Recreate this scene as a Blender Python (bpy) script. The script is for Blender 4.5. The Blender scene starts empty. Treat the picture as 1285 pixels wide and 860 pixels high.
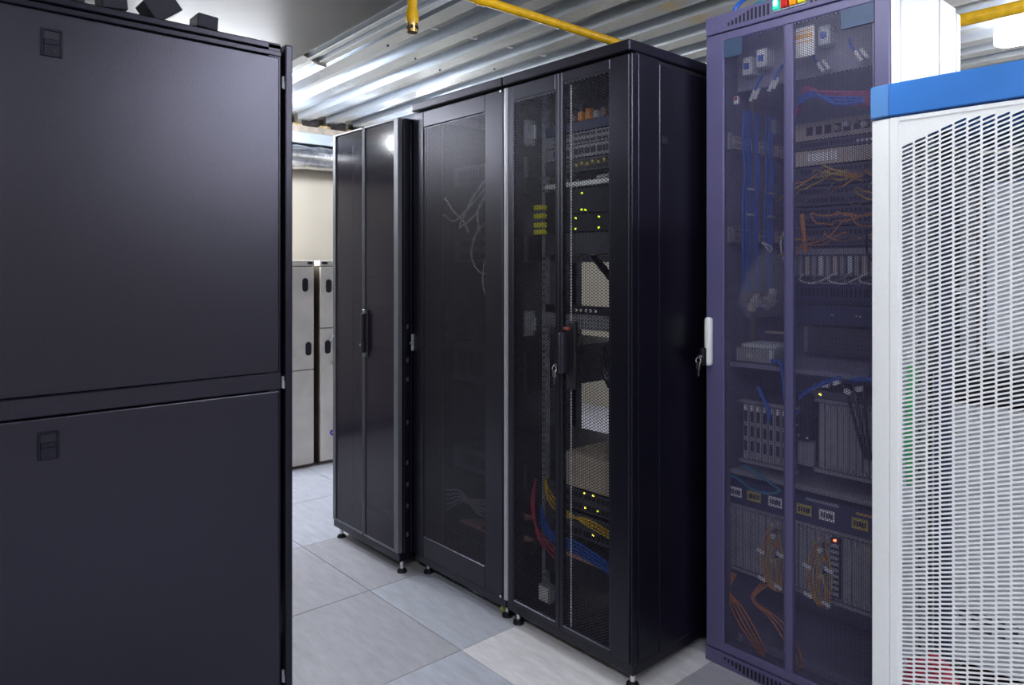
import bpy, bmesh, math, random
from mathutils import Vector, Matrix
random.seed(7)
SC = bpy.context.scene
COL = SC.collection
R = math.radians

# ------------------------------------------------------------------ camera
cam = bpy.data.cameras.new('camera'); cam_o = bpy.data.objects.new('camera', cam); COL.objects.link(cam_o)
cam_o.location = (0, 0, 1.28); cam_o.rotation_euler = (R(90), 0, R(48.5))
cam.sensor_width = 36; cam.sensor_fit = 'HORIZONTAL'; cam.lens = 905 / 1285 * 36
cam.shift_y = -95 / 1285; cam.clip_start = 0.02
SC.camera = cam_o

# ------------------------------------------------------------------ view, world, lamps
SC.view_settings.view_transform = 'Standard'; SC.view_settings.look = 'None'
SC.view_settings.exposure = 0.75; SC.view_settings.gamma = 1.0; SC.view_settings.use_curve_mapping = False
SC.cycles.max_bounces = 10; SC.cycles.diffuse_bounces = 4; SC.cycles.glossy_bounces = 5
SC.cycles.transparent_max_bounces = 12; SC.cycles.caustics_reflective = False
w = bpy.data.worlds.new('room_ambience'); SC.world = w; w.use_nodes = True
w.node_tree.nodes['Background'].inputs[0].default_value = (0.62, 0.68, 0.85, 1)
w.node_tree.nodes['Background'].inputs[1].default_value = 0.15
COOL = (0.93, 0.96, 1.0); WARM = (1.0, 0.93, 0.86)
# each ceiling lamp: centre, run along x or y, length, watts, colour
LAMPS = [
    ((-4.42, 1.50, 2.17), 'y', 0.8, 62, COOL, 'white ceiling batten lamp by the far wall, in line with the lockers'),
    ((-4.12, 0.45, 2.12), 'x', 0.7, 42, COOL, 'short white ceiling batten lamp behind the big black cabinet'),
    ((-0.325, 3.57, 2.215), 'x', 1.2, 27, COOL, 'white wrapped ceiling lamp at the upper right beyond the white side panel'),
    ((0.72, 1.95, 2.17), 'y', 1.0, 36, COOL, 'white ceiling batten lamp above the white slotted rack'),
    ((-0.95, 1.28, 2.175), 'x', 0.8, 10.5, COOL, 'added white batten lamp over the aisle for highlights on the lavender rack'),  # unseen lamp, added to put highlights on the lavender rack's frame
    ((0.45, -0.55, 2.17), 'x', 1.2, 44, COOL, 'white ceiling batten lamp at the open end of the aisle'),
    ((-4.25, 3.5, 2.17), 'y', 1.2, 18, COOL, 'white ceiling batten lamp behind the row of racks'),
]

# ------------------------------------------------------------------ materials
def nodes(name):
    m = bpy.data.materials.new(name); m.use_nodes = True
    nt = m.node_tree; return m, nt, nt.nodes['Principled BSDF']
ORD = ('first', 'second', 'third', 'fourth', 'fifth', 'sixth', 'seventh', 'eighth', 'ninth', 'tenth')
def mat(name, col, rough=0.5, metal=0.0, noise=0.06, scale=40.0, bump=0.0, spec=0.5, emit=None, estr=0.0, stretch=(1, 1, 1), rvar=0.08, coord='Object'):
    m, nt, b = nodes(name)
    if max(col) < 0.04: b.inputs['Specular Tint'].default_value = (0.80, 0.78, 1.0, 1)
    tc = nt.nodes.new('ShaderNodeTexCoord'); mp = nt.nodes.new('ShaderNodeMapping'); mp.inputs['Scale'].default_value = stretch
    nz = nt.nodes.new('ShaderNodeTexNoise'); nz.inputs['Scale'].default_value = scale; nz.inputs['Detail'].default_value = 4
    nt.links.new(tc.outputs[coord], mp.inputs[0]); nt.links.new(mp.outputs[0], nz.inputs['Vector'])
    rp = nt.nodes.new('ShaderNodeValToRGB')
    lo = [max(0, c * (1 - noise * 2.2)) for c in col]; hi = [min(1, c * (1 + noise * 2.2)) for c in col]
    rp.color_ramp.elements[0].position = 0.3; rp.color_ramp.elements[1].position = 0.7
    rp.color_ramp.elements[0].color = (*lo, 1); rp.color_ramp.elements[1].color = (*hi, 1)
    nt.links.new(nz.outputs['Fac'], rp.inputs[0]); nt.links.new(rp.outputs[0], b.inputs['Base Color'])
    mr = nt.nodes.new('ShaderNodeMapRange'); mr.inputs[3].default_value = max(0.02, rough - rvar); mr.inputs[4].default_value = min(1, rough + rvar)
    nt.links.new(nz.outputs['Fac'], mr.inputs[0]); nt.links.new(mr.outputs[0], b.inputs['Roughness'])
    b.inputs['Metallic'].default_value = metal; b.inputs['Specular IOR Level'].default_value = spec
    if bump:
        bp = nt.nodes.new('ShaderNodeBump'); bp.inputs['Strength'].default_value = bump; bp.inputs['Distance'].default_value = 0.002
        nt.links.new(nz.outputs['Fac'], bp.inputs['Height']); nt.links.new(bp.outputs[0], b.inputs['Normal'])
    if emit:
        b.inputs['Emission Color'].default_value = (*emit, 1); b.inputs['Emission Strength'].default_value = estr
    return m
def glassy(name, tint, rough=0.04, alpha=0.5):
    """thin pane or film: part of the light passes straight through, the rest is tinted gloss"""
    m, nt, b = nodes(name)
    b.inputs['Base Color'].default_value = (*tint, 1); b.inputs['Roughness'].default_value = rough; b.inputs['Specular IOR Level'].default_value = 0.28
    tr = nt.nodes.new('ShaderNodeBsdfTransparent'); mx = nt.nodes.new('ShaderNodeMixShader')
    nz = nt.nodes.new('ShaderNodeTexNoise'); nz.inputs['Scale'].default_value = 35
    mr = nt.nodes.new('ShaderNodeMapRange'); mr.inputs[3].default_value = alpha - 0.04; mr.inputs[4].default_value = alpha + 0.04
    nt.links.new(nz.outputs['Fac'], mr.inputs[0]); nt.links.new(mr.outputs[0], mx.inputs[0])
    nt.links.new(tr.outputs[0], mx.inputs[1]); nt.links.new(b.outputs[0], mx.inputs[2])
    nt.links.new(mx.outputs[0], nt.nodes['Material Output'].inputs['Surface'])
    return m
M = {}
M['black'] = mat('satin_black_paint', (0.0034, 0.0030, 0.0075), 0.33, 0, 0.05, 300, 0.12, 0.5, rvar=0.04)
M['black_fine'] = mat('textured_black_paint', (0.0034, 0.0028, 0.0064), 0.305, 0, 0.05, 420, 0.2, 0.80, rvar=0.04)
M['black_mesh'] = mat('black_mesh_steel', (0.007, 0.0065, 0.012), 0.36, 0, 0.04, 200)
M['grey_mesh'] = mat('charcoal_mesh_steel', (0.013, 0.012, 0.018), 0.36, 0.0, 0.05, 200)
M['inner'] = mat('black_inner_steel', (0.013, 0.013, 0.019), 0.5, 0, 0.05, 90)
M['rubber'] = mat('black_rubber', (0.006, 0.006, 0.008), 0.6, 0, 0.1, 90)
M['lav'] = mat('lavender_paint', (0.104, 0.094, 0.205), 0.42, 0, 0.04, 240, 0.1)
M['lav_mesh'] = mat('lavender_mesh', (0.070, 0.064, 0.135), 0.40, 0, 0.04, 240)
M['lav_in'] = mat('grey_inner_steel', (0.20, 0.19, 0.28), 0.65, 0, 0.06, 60)
M['slate'] = mat('slate_blue_label', (0.032, 0.062, 0.130), 0.5)
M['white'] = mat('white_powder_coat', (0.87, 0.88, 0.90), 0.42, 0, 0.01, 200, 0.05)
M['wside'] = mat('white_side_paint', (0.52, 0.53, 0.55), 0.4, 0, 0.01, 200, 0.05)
M['pale'] = mat('pale_grey_casing', (0.58, 0.61, 0.66), 0.45, 0, 0.02, 60)
M['blue'] = mat('blue_cap_paint', (0.035, 0.19, 0.60), 0.40, 0, 0.06, 6)
M['bluel'] = mat('light_blue_corner', (0.10, 0.27, 0.62), 0.36, 0, 0.03, 12)
M['silver'] = mat('brushed_aluminium', (0.15, 0.155, 0.175), 0.48, 0.6, 0.08, 30, 0, stretch=(1, 1, 0.05))
M['silverl'] = mat('painted_silver', (0.42, 0.41, 0.47), 0.34, 0.4, 0.03, 60)
M['chrome'] = mat('nickel_plate', (0.72, 0.72, 0.72), 0.2, 1.0, 0.05, 60)
M['zinc'] = mat('zinc_rail', (0.45, 0.47, 0.52), 0.4, 0.6, 0.12, 50)
M['cream'] = mat('cream_wall_paint', (0.40, 0.37, 0.315), 0.65, 0, 0.02, 3, 0.1)
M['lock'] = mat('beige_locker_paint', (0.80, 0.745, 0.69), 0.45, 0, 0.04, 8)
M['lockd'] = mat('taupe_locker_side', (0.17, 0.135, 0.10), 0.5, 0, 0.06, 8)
M['yellow'] = mat('yellow_pipe_paint', (0.80, 0.46, 0.010), 0.33, 0, 0.08, 25)
M['brass'] = mat('aged_brass', (0.52, 0.34, 0.13), 0.28, 1.0, 0.15, 40)
M['foil'] = mat('crinkled_foil', (0.70, 0.71, 0.74), 0.22, 1.0, 0.1, 28, 0.9)
M['beam'] = mat('pale_blue_beam_paint', (0.50, 0.58, 0.68), 0.4, 0, 0.04, 10)
M['foam'] = mat('dark_closure_foam', (0.03, 0.026, 0.022), 0.8, 0, 0.4, 30)
M['foamy'] = mat('yellowed_mounting_foam', (0.55, 0.42, 0.22), 0.8, 0, 0.3, 30, 0.5)
M['endcap'] = mat('weathered_cream_metal', (0.45, 0.39, 0.34), 0.6, 0, 0.12, 20)
M['slab'] = mat('grey_roof_board', (0.35, 0.36, 0.38), 0.8)
M['gap'] = mat('dark_joint', (0.05, 0.05, 0.055), 0.8)
M['einner'] = mat('blue_grey_inner_paint', (0.72, 0.76, 0.84), 0.5, 0, 0.04, 30)
M['pgrey'] = mat('grey_faceplate', (0.27, 0.27, 0.31), 0.45, 0, 0.08, 40)
M['dgrey'] = mat('dark_faceplate', (0.065, 0.065, 0.085), 0.42, 0, 0.08, 40)
M['navy'] = mat('navy_faceplate', (0.030, 0.035, 0.095), 0.42, 0, 0.08, 40)
M['beige'] = mat('beige_device_casing', (0.50, 0.43, 0.36), 0.5, 0, 0.05, 30)
M['port'] = mat('dark_socket', (0.008, 0.008, 0.010), 0.5)
M['paper'] = mat('white_paper_label', (0.82, 0.82, 0.84), 0.7)
M['ylabel'] = mat('yellow_paper_label', (0.60, 0.50, 0.06), 0.7)
M['olabel'] = mat('orange_print', (0.75, 0.42, 0.12), 0.7)
M['brown'] = mat('brown_conduit', (0.17, 0.12, 0.11), 0.5)
M['copper'] = mat('copper_board', (0.42, 0.23, 0.19), 0.45)
M['dred'] = mat('dull_red_plastic', (0.22, 0.05, 0.04), 0.5)
M['red'] = mat('red_plastic', (0.52, 0.035, 0.03), 0.4)
C_ = dict(cable_blue=(0.02, 0.10, 0.48), cable_yellow=(0.62, 0.40, 0.03), cable_orange=(0.62, 0.23, 0.03), cable_black=(0.012, 0.012, 0.015),
          cable_white=(0.66, 0.66, 0.68), cable_grey=(0.26, 0.26, 0.31), cable_red=(0.45, 0.03, 0.07), cable_pink=(0.36, 0.08, 0.20), cable_green=(0.05, 0.38, 0.14),
          cable_violet=(0.13, 0.05, 0.45), cable_olive=(0.42, 0.40, 0.06), cable_teal=(0.03, 0.22, 0.36))
for k, v in C_.items(): M[k] = mat(k, v, 0.42, 0, 0.05, 60)
M['led_g'] = mat('green_led', (0.35, 0.6, 0.02), 0.4, emit=(0.55, 0.9, 0.02), estr=1.6)
M['led_y'] = mat('amber_led', (0.7, 0.6, 0.05), 0.4, emit=(1, 0.8, 0.1), estr=1.6)
M['led_r'] = mat('red_led', (0.8, 0.1, 0.03), 0.4, emit=(1, 0.10, 0.03), estr=5)
M['lens_g'] = mat('lit_green_lens', (0.02, 0.35, 0.25), 0.2, emit=(0.02, 0.55, 0.38), estr=0.5)
M['lens_core'] = mat('lamp_core', (0.8, 1, 0.95), 0.3, emit=(0.75, 1, 0.95), estr=2.2)
M['lens_r'] = mat('red_lens', (0.55, 0.02, 0.02), 0.15)
M['lens_o'] = mat('orange_lens', (0.85, 0.30, 0.01), 0.15)
M['lens_y'] = mat('yellow_lens', (0.75, 0.72, 0.02), 0.15)
M['smoked'] = glassy('smoked_glass', (0.028, 0.023, 0.040), 0.12, 0.78)
M['film'] = glassy('clear_plastic_film', (0.55, 0.57, 0.68), 0.25, 0.19)
def galv(name, base, rough, sx, bump):
    m, nt, b = nodes(name)
    tc = nt.nodes.new('ShaderNodeTexCoord'); mp = nt.nodes.new('ShaderNodeMapping'); mp.inputs['Scale'].default_value = sx
    nz = nt.nodes.new('ShaderNodeTexNoise'); nz.inputs['Scale'].default_value = 1.6; nz.inputs['Detail'].default_value = 6
    sp = nt.nodes.new('ShaderNodeTexVoronoi'); sp.inputs['Scale'].default_value = 45
    nt.links.new(tc.outputs['Object'], mp.inputs[0]); nt.links.new(mp.outputs[0], nz.inputs[0]); nt.links.new(tc.outputs['Object'], sp.inputs[0])
    mx = nt.nodes.new('ShaderNodeMix'); mx.data_type = 'RGBA'; mx.inputs[0].default_value = 0.25
    rp = nt.nodes.new('ShaderNodeValToRGB')
    rp.color_ramp.elements[0].position = 0.32; rp.color_ramp.elements[1].position = 0.68
    rp.color_ramp.elements[0].color = (*[c * 0.78 for c in base], 1); rp.color_ramp.elements[1].color = (*[min(1, c * 1.15) for c in base], 1)
    nt.links.new(nz.outputs['Fac'], rp.inputs[0]); nt.links.new(rp.outputs[0], mx.inputs[6])
    bw = nt.nodes.new('ShaderNodeRGBToBW'); nt.links.new(sp.outputs['Color'], bw.inputs[0])
    vr = nt.nodes.new('ShaderNodeValToRGB'); vr.color_ramp.elements[0].color = (*[c * 0.8 for c in base], 1); vr.color_ramp.elements[1].color = (*[min(1, c * 1.15) for c in base], 1)
    nt.links.new(bw.outputs[0], vr.inputs[0]); nt.links.new(vr.outputs[0], mx.inputs[7]); nt.links.new(mx.outputs[2], b.inputs['Base Color'])
    b.inputs['Metallic'].default_value = 0.62 if base[0] > 0.3 else 0.8
    mr = nt.nodes.new('ShaderNodeMapRange'); mr.inputs[3].default_value = rough - 0.06; mr.inputs[4].default_value = rough + 0.08
    nt.links.new(nz.outputs['Fac'], mr.inputs[0]); nt.links.new(mr.outputs[0], b.inputs['Roughness'])
    bp = nt.nodes.new('ShaderNodeBump'); bp.inputs['Strength'].default_value = bump; bp.inputs['Distance'].default_value = 0.01
    nt.links.new(nz.outputs['Fac'], bp.inputs['Height']); nt.links.new(bp.outputs[0], b.inputs['Normal'])
    return m
M['galv'] = galv('galvanised_sheet', (0.67, 0.72, 0.79), 0.17, (0.5, 3, 3), 0.05)
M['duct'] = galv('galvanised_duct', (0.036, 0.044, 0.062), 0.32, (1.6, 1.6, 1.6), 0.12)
def tile_mat(name, col, ang):
    m, nt, b = nodes(name)
    tc = nt.nodes.new('ShaderNodeTexCoord'); oi = nt.nodes.new('ShaderNodeObjectInfo')
    ad = nt.nodes.new('ShaderNodeVectorMath'); ad.operation = 'ADD'; nt.links.new(tc.outputs['Object'], ad.inputs[0]); nt.links.new(oi.outputs['Location'], ad.inputs[1])
    mp = nt.nodes.new('ShaderNodeMapping'); mp.inputs['Rotation'].default_value = (0, 0, ang); mp.inputs['Scale'].default_value = (5, 20, 1)
    nz = nt.nodes.new('ShaderNodeTexNoise'); nz.inputs['Scale'].default_value = 1.7; nz.inputs['Detail'].default_value = 7; nz.inputs['Roughness'].default_value = 0.65
    n2 = nt.nodes.new('ShaderNodeTexNoise'); n2.inputs['Scale'].default_value = 3; n2.inputs['Detail'].default_value = 3
    nt.links.new(ad.outputs[0], mp.inputs[0]); nt.links.new(mp.outputs[0], nz.inputs['Vector']); nt.links.new(ad.outputs[0], n2.inputs['Vector'])
    rp = nt.nodes.new('ShaderNodeValToRGB'); rp.color_ramp.elements[0].position = 0.28; rp.color_ramp.elements[1].position = 0.66
    rp.color_ramp.elements[0].color = (*[c * 0.84 for c in col], 1); rp.color_ramp.elements[1].color = (*[min(1, c * 1.10) for c in col], 1)
    nt.links.new(nz.outputs['Fac'], rp.inputs[0])
    mx = nt.nodes.new('ShaderNodeMix'); mx.data_type = 'RGBA'; mx.blend_type = 'MULTIPLY'; mx.inputs[0].default_value = 0.35
    r2 = nt.nodes.new('ShaderNodeValToRGB'); r2.color_ramp.elements[0].position = 0.3; r2.color_ramp.elements[0].color = (0.82, 0.80, 0.82, 1)
    nt.links.new(n2.outputs['Fac'], r2.inputs[0]); nt.links.new(rp.outputs[0], mx.inputs[6]); nt.links.new(r2.outputs[0], mx.inputs[7])
    nt.links.new(mx.outputs[2], b.inputs['Base Color']); b.inputs['Roughness'].default_value = 0.42; b.inputs['Specular IOR Level'].default_value = 0.4
    return m
TILE = [tile_mat('grey_blue_vinyl', (0.54, 0.565, 0.65), 0.25), tile_mat('pale_grey_vinyl', (0.48, 0.48, 0.535), 1.25), tile_mat('warm_white_vinyl', (0.84, 0.825, 0.86), 0.12)]

# ------------------------------------------------------------------ shape helpers (world coordinates in, local meshes out)
BASE = {}
def origin(o): return BASE.get(o.name, Vector((0, 0, 0)))
def finish(name, me, material, parent, org):
    me.materials.append(M[material] if isinstance(material, str) else material)
    o = bpy.data.objects.new(name, me); COL.objects.link(o)
    if parent is not None:
        o.parent = parent; BASE[o.name] = origin(parent)
    else:
        o.location = org; BASE[o.name] = Vector(org)
    return o
def obj(name, bm, material, parent=None, smooth=False, kind=None):
    if parent is not None: org = origin(parent)
    else:
        vs = [v.co for v in bm.verts]
        org = Vector(((min(v.x for v in vs) + max(v.x for v in vs)) / 2, (min(v.y for v in vs) + max(v.y for v in vs)) / 2, min(v.z for v in vs)))
    bmesh.ops.translate(bm, verts=bm.verts, vec=-org)
    me = bpy.data.meshes.new(name); bm.to_mesh(me); bm.free()
    if smooth:
        me.polygons.foreach_set('use_smooth', [True] * len(me.polygons))
        try: me.set_sharp_from_angle(angle=R(40))
        except Exception: pass
    o = finish(name, me, material, parent, org)
    if kind: o['kind'] = kind
    return o
def pydata(name, verts, faces, material, parent):
    org = origin(parent); me = bpy.data.meshes.new(name)
    me.from_pydata([(v[0] - org.x, v[1] - org.y, v[2] - org.z) for v in verts], [], faces)
    return finish(name, me, material, parent, org)
def tag(o, label, cat, group=None):
    o['label'] = label; o['category'] = cat
    if group: o['group'] = group
    return o
def thing(name, loc, label, cat, group=None):
    o = bpy.data.objects.new(name, None); COL.objects.link(o); o.location = loc; o.empty_display_size = 0.05
    BASE[o.name] = Vector(loc); return tag(o, label, cat, group)
def B(): return bmesh.new()
def box(bm, x0, x1, y0, y1, z0, z1, bev=0.0, seg=1, rot=None):
    r = bmesh.ops.create_cube(bm, size=1.0); vs = r['verts']
    for v in vs:
        v.co = Vector(((x0 + x1) / 2 + v.co.x * (x1 - x0), (y0 + y1) / 2 + v.co.y * (y1 - y0), (z0 + z1) / 2 + v.co.z * (z1 - z0)))
    if bev:
        es = list({e for v in vs for e in v.link_edges})
        n = bmesh.ops.bevel(bm, geom=es, offset=bev, segments=seg, affect='EDGES', profile=0.5)
        vs = list({v for f in n['faces'] for v in f.verts} | {v for v in vs if v.is_valid})
    if rot:
        c = Vector(((x0 + x1) / 2, (y0 + y1) / 2, (z0 + z1) / 2))
        bmesh.ops.rotate(bm, verts=vs, cent=c, matrix=rot)
    return vs
def bx(*a, **k):
    bm = B(); box(bm, *a, **k); return bm
def cyl(bm, p0, p1, r0, r1=None, seg=14):
    p0, p1 = Vector(p0), Vector(p1); d = p1 - p0; r1 = r0 if r1 is None else r1
    mtx = Matrix.Translation((p0 + p1) / 2) @ d.to_track_quat('Z', 'Y').to_matrix().to_4x4()
    bmesh.ops.create_cone(bm, cap_ends=True, segments=seg, radius1=r0, radius2=r1, depth=d.length, matrix=mtx)
def smoothpath(pts, n=6):
    P = [Vector(p) for p in pts]; P = [P[0] * 2 - P[1]] + P + [P[-1] * 2 - P[-2]]; out = []
    for i in range(1, len(P) - 2):
        for k in range(n):
            t = k / n; a, b, c, d = P[i - 1], P[i], P[i + 1], P[i + 2]
            out.append(0.5 * ((2 * b) + (c - a) * t + (2 * a - 5 * b + 4 * c - d) * t * t + (3 * b - a - 3 * c + d) * t ** 3))
    out.append(P[-2]); return out
def tube(bm, pts, r, seg=6, n=6, smooth=True):
    path = smoothpath(pts, n) if smooth and len(pts) > 2 else [Vector(p) for p in pts]
    rings = []; up = Vector((0.13, 0.31, 0.94)); prev = None
    for i, p in enumerate(path):
        t = (path[min(i + 1, len(path) - 1)] - path[max(i - 1, 0)]).normalized()
        a = (prev if prev is not None else (up if abs(t.dot(up)) < 0.95 else Vector((1, 0, 0))))
        a = (a - t * a.dot(t)).normalized(); b = t.cross(a); prev = a
        rings.append([bm.verts.new(p + (a * math.cos(k * 2 * math.pi / seg) + b * math.sin(k * 2 * math.pi / seg)) * r) for k in range(seg)])
    for q in range(len(rings) - 1):
        for k in range(seg): bm.faces.new((rings[q][k], rings[q][(k + 1) % seg], rings[q + 1][(k + 1) % seg], rings[q + 1][k]))
    bm.faces.new(rings[0][::-1]); bm.faces.new(rings[-1])
def frame4(bm, x0, x1, z0, z1, y0, y1, l, r, b, t, bev=0.0015):
    """door frame ring in an x-z plane: left, right, bottom and top rails"""
    box(bm, x0, x0 + l, y0, y1, z0, z1, bev); box(bm, x1 - r, x1, y0, y1, z0, z1, bev)
    box(bm, x0 + l, x1 - r, y0, y1, z0, z0 + b, bev); box(bm, x0 + l, x1 - r, y0, y1, z1 - t, z1, bev)
def hexsheet(name, x0, x1, z0, z1, y, p, rad, material, parent, sides=6, thick=0.0006):
    """perforated steel: staggered round holes in hexagonal cells, a solid ring of cells along the border, hole walls with depth"""
    Rc = p / math.sqrt(3); k = 1 if sides == 6 else 2
    cs = []
    for i in range(6):
        a, b2 = math.radians(60 * i), math.radians(60 * (i + 1)); A = (math.cos(a) * Rc, math.sin(a) * Rc); Bq = (math.cos(b2) * Rc, math.sin(b2) * Rc)
        for j in range(k): cs.append((A[0] + (Bq[0] - A[0]) * j / k, A[1] + (Bq[1] - A[1]) * j / k))
    n = len(cs); hs = [(math.cos(2 * math.pi * i / n) * rad, math.sin(2 * math.pi * i / n) * rad) for i in range(n)]
    V, F = [], []; nx = int((x1 - x0) / (1.5 * Rc)) + 1; nz = int((z1 - z0) / p) + 2
    for i in range(-1, nx + 1):
        cx = x0 + Rc + 1.5 * Rc * i
        for j in range(-1, nz):
            cz = z0 + p / 2 + p * j + (p / 2 if i % 2 else 0)
            if cx - Rc > x1 + Rc or cz > z1 + p: continue
            solid = not (x0 - 1e-6 <= cx - rad and cx + rad <= x1 + 1e-6 and z0 - 1e-6 <= cz - rad and cz + rad <= z1 + 1e-6)
            o = len(V); V += [(cx + a, y, cz + b2) for a, b2 in cs]
            if solid: F.append(tuple(range(o, o + n))); continue
            V += [(cx + a, y, cz + b2) for a, b2 in hs] + [(cx + a, y + thick, cz + b2) for a, b2 in hs]
            for q in range(n):
                q2 = (q + 1) % n
                F.append((o + q, o + q2, o + n + q2, o + n + q)); F.append((o + n + q, o + n + q2, o + 2 * n + q2, o + 2 * n + q))
    return pydata(name, V, F, material, parent)

# ------------------------------------------------------------------ the setting
def struct(name, bm, material, parent=None, **k):
    o = obj(name, bm, material, parent, **k)
    if parent is None: o['kind'] = 'structure'
    return o
X0, X1, Y0, Y1, ZC = -5.02, 2.4, -1.8, 5.0, 2.33
floor = struct('floor', bx(X0, X1, Y0, Y1, -0.06, -0.006), 'gap')
TW = 0.593; GX, GY = -1.916, 1.468
tile_me = {}
def tile(i, j):
    x0 = GX + TW * i; y0 = GY + TW * j; x1, y1 = min(x0 + TW, X1), min(y0 + TW, Y1); x0, y0 = max(x0, X0), max(y0, Y0)
    k = 2 if (i, j) in ((0, 0), (-5, 2), (-4, 3), (-3, 5), (2, 1)) else (1 if (i * 7 + j * 3) % 3 == 1 or (i, j) == (-1, -1) else 0)
    g = 0.0016; key = (round(x1 - x0, 3), round(y1 - y0, 3), k)
    if key not in tile_me:
        bm = bx(-(x1 - x0) / 2 + g, (x1 - x0) / 2 - g, -(y1 - y0) / 2 + g, (y1 - y0) / 2 - g, -0.006, 0.0)
        bmesh.ops.bevel(bm, geom=[e for e in bm.edges if all(v.co.z > -0.001 for v in e.verts)], offset=0.0008, segments=1, affect='EDGES')
        me = bpy.data.meshes.new('floor_tile'); bm.to_mesh(me); bm.free(); me.materials.append(TILE[k]); tile_me[key] = me
    o = bpy.data.objects.new('floor_tile', tile_me[key]); COL.objects.link(o); o.parent = floor
    o.location = Vector(((x0 + x1) / 2, (y0 + y1) / 2, 0)) - origin(floor)
for i in range(-5, 8):
    for j in range(-6, 6):
        if GX + TW * i < X1 - 0.02 and GY + TW * j < Y1 - 0.02 and GX + TW * (i + 1) > X0 + 0.02 and GY + TW * (j + 1) > Y0 + 0.02: tile(i, j)
struct('wall_left', bx(X0 - 0.1, X0, Y0, Y1, 0, 2.6), 'cream')
struct('wall_back', bx(X0 - 0.1, X1 + 0.1, Y1, Y1 + 0.1, 0, 2.6), 'cream')
struct('wall_right', bx(X1, X1 + 0.1, Y0, Y1, 0, 2.6), 'cream')
struct('wall_front', bx(X0 - 0.1, X1 + 0.1, Y0 - 0.1, Y0, 0, 2.6), 'cream')
struct('baseboard_left', bx(X0, X0 + 0.012, Y0, Y1, 0, 0.07, 0.002), 'dgrey')

# ceiling: a roof board with corrugated zinc sheets below it, the ribs a touch askew to the racks
CA = Matrix.Rotation(R(-2.3), 4, 'Z')
ceiling = struct('ceiling', bx(X0 - 0.1, X1 + 0.1, Y0 - 0.1, Y1 + 0.1, 2.42, 2.6), 'slab')
PITCH = 0.213; EDGE = 1.724
def profile(npitch):
    pts = []
    for k in range(npitch):
        y = k * PITCH
        pts += [(y, ZC), (y + 0.085, ZC), (y + 0.094, ZC + 0.032), (y + 0.122, ZC + 0.026), (y + 0.125, ZC + 0.040), (y + 0.131, ZC + 0.040), (y + 0.134, ZC + 0.032), (y + 0.162, ZC + 0.026), (y + 0.166, ZC + 0.050), (y + 0.206, ZC + 0.052)]
    pts.append((npitch * PITCH, ZC)); return pts
def sheet_mesh(xa, xb, dz):
    pts = profile(4); V, F = [], []; nx = 3
    for i in range(nx + 1):
        x = xa + (xb - xa) * i / nx
        V += [(x, y, z + dz) for y, z in pts]
    n = len(pts)
    for i in range(nx):
        for j in range(n - 1): F.append((i * n + j, (i + 1) * n + j, (i + 1) * n + j + 1, i * n + j + 1))
    me = bpy.data.meshes.new('corrugated_sheet'); me.from_pydata(V, [], F); me.materials.append(M['galv']); return me
sm = [sheet_mesh(-4.94, -2.66, 0.0), sheet_mesh(-2.70, 2.5, -0.0025)]
for q in range(-5, 5):
    for k in (0, 1):
        o = bpy.data.objects.new('corrugated_sheet', sm[k]); COL.objects.link(o); o.parent = ceiling
        yy = EDGE - 0.085 + q * 4 * PITCH
        o.matrix_local = Matrix.Translation(-origin(ceiling)) @ CA @ Matrix.Translation((0, yy, 0))
for q in range(-1, 8):   # dark screw heads on the flats, a row a little way behind the lap joint
    bm = B(); yy = EDGE - 0.02 + q * PITCH
    for xx in (-3.02,) if q % 2 else (-3.02, -1.4):
        p = CA @ Vector((xx - 0.1 * (q % 3), yy, ZC)); cyl(bm, (p.x, p.y, ZC - 0.006), (p.x, p.y, ZC + 0.004), 0.005, seg=8)
    obj('screw', bm, 'rubber', ceiling)
for q in range(-2, 8):   # lap joint clips hanging from the ribs
    bm = B(); p = CA @ Vector((-2.68, EDGE + 0.012 + q * PITCH, ZC)); box(bm, p.x - 0.012, p.x + 0.004, p.y - 0.004, p.y + 0.03, ZC + 0.0, ZC + 0.02); obj('joint_clip', bm, 'zinc', ceiling)
# foam closures in the open rib ends over the beam on the left wall
for q in range(-3, 14):
    y = EDGE + q * PITCH
    for v, (a, b, mt, z0) in enumerate(((0.002, 0.125, 'foam', ZC - 0.012), (-0.08, -0.004, 'foamy', ZC - 0.025))):
        p = CA @ Vector((-4.92, y, 0)); bm = B()
        box(bm, -4.99, -4.93 - 0.01 * (q % 3), p.y + a, p.y + b, z0 - 0.008 * (q % 2), ZC + 0.038 if v == 0 else ZC - 0.002, 0.006, rot=Matrix.Rotation(R((q * 37) % 9 - 4), 3, 'X'))
        obj('rib_closure', bm, mt, ceiling)
beam = struct('trim_1', bx(-5.02, -4.85, Y0, Y1, 2.165, 2.245, 0.004), 'beam')
struct('trim_2', bx(-5.02, -4.90, Y0, Y1, 2.245, 2.30), 'endcap')

# ------------------------------------------------------------------ overhead things
bm = B()
for k in range(61):
    a = k / 60; y = -1.2 + 5.6 * a
    ring = []
    for s in range(22):
        th = 2 * math.pi * s / 22; rr = 0.088 + (0.006 if k % 2 else -0.002) + random.uniform(-0.003, 0.003)
        ring.append(bm.verts.new((-4.90 + rr * math.cos(th), y + random.uniform(-0.01, 0.01), 2.075 + rr * math.sin(th))))
    if k:
        for s in range(22): bm.faces.new((last[s], last[(s + 1) % 22], ring[(s + 1) % 22], ring[s]))
    else: bm.faces.new(ring)
    last = ring
bm.faces.new(last[::-1])
fd = tag(obj('air_duct', bm, 'foil', smooth=True), 'round silver foil air duct along the cream wall above the lockers', 'duct')

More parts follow.
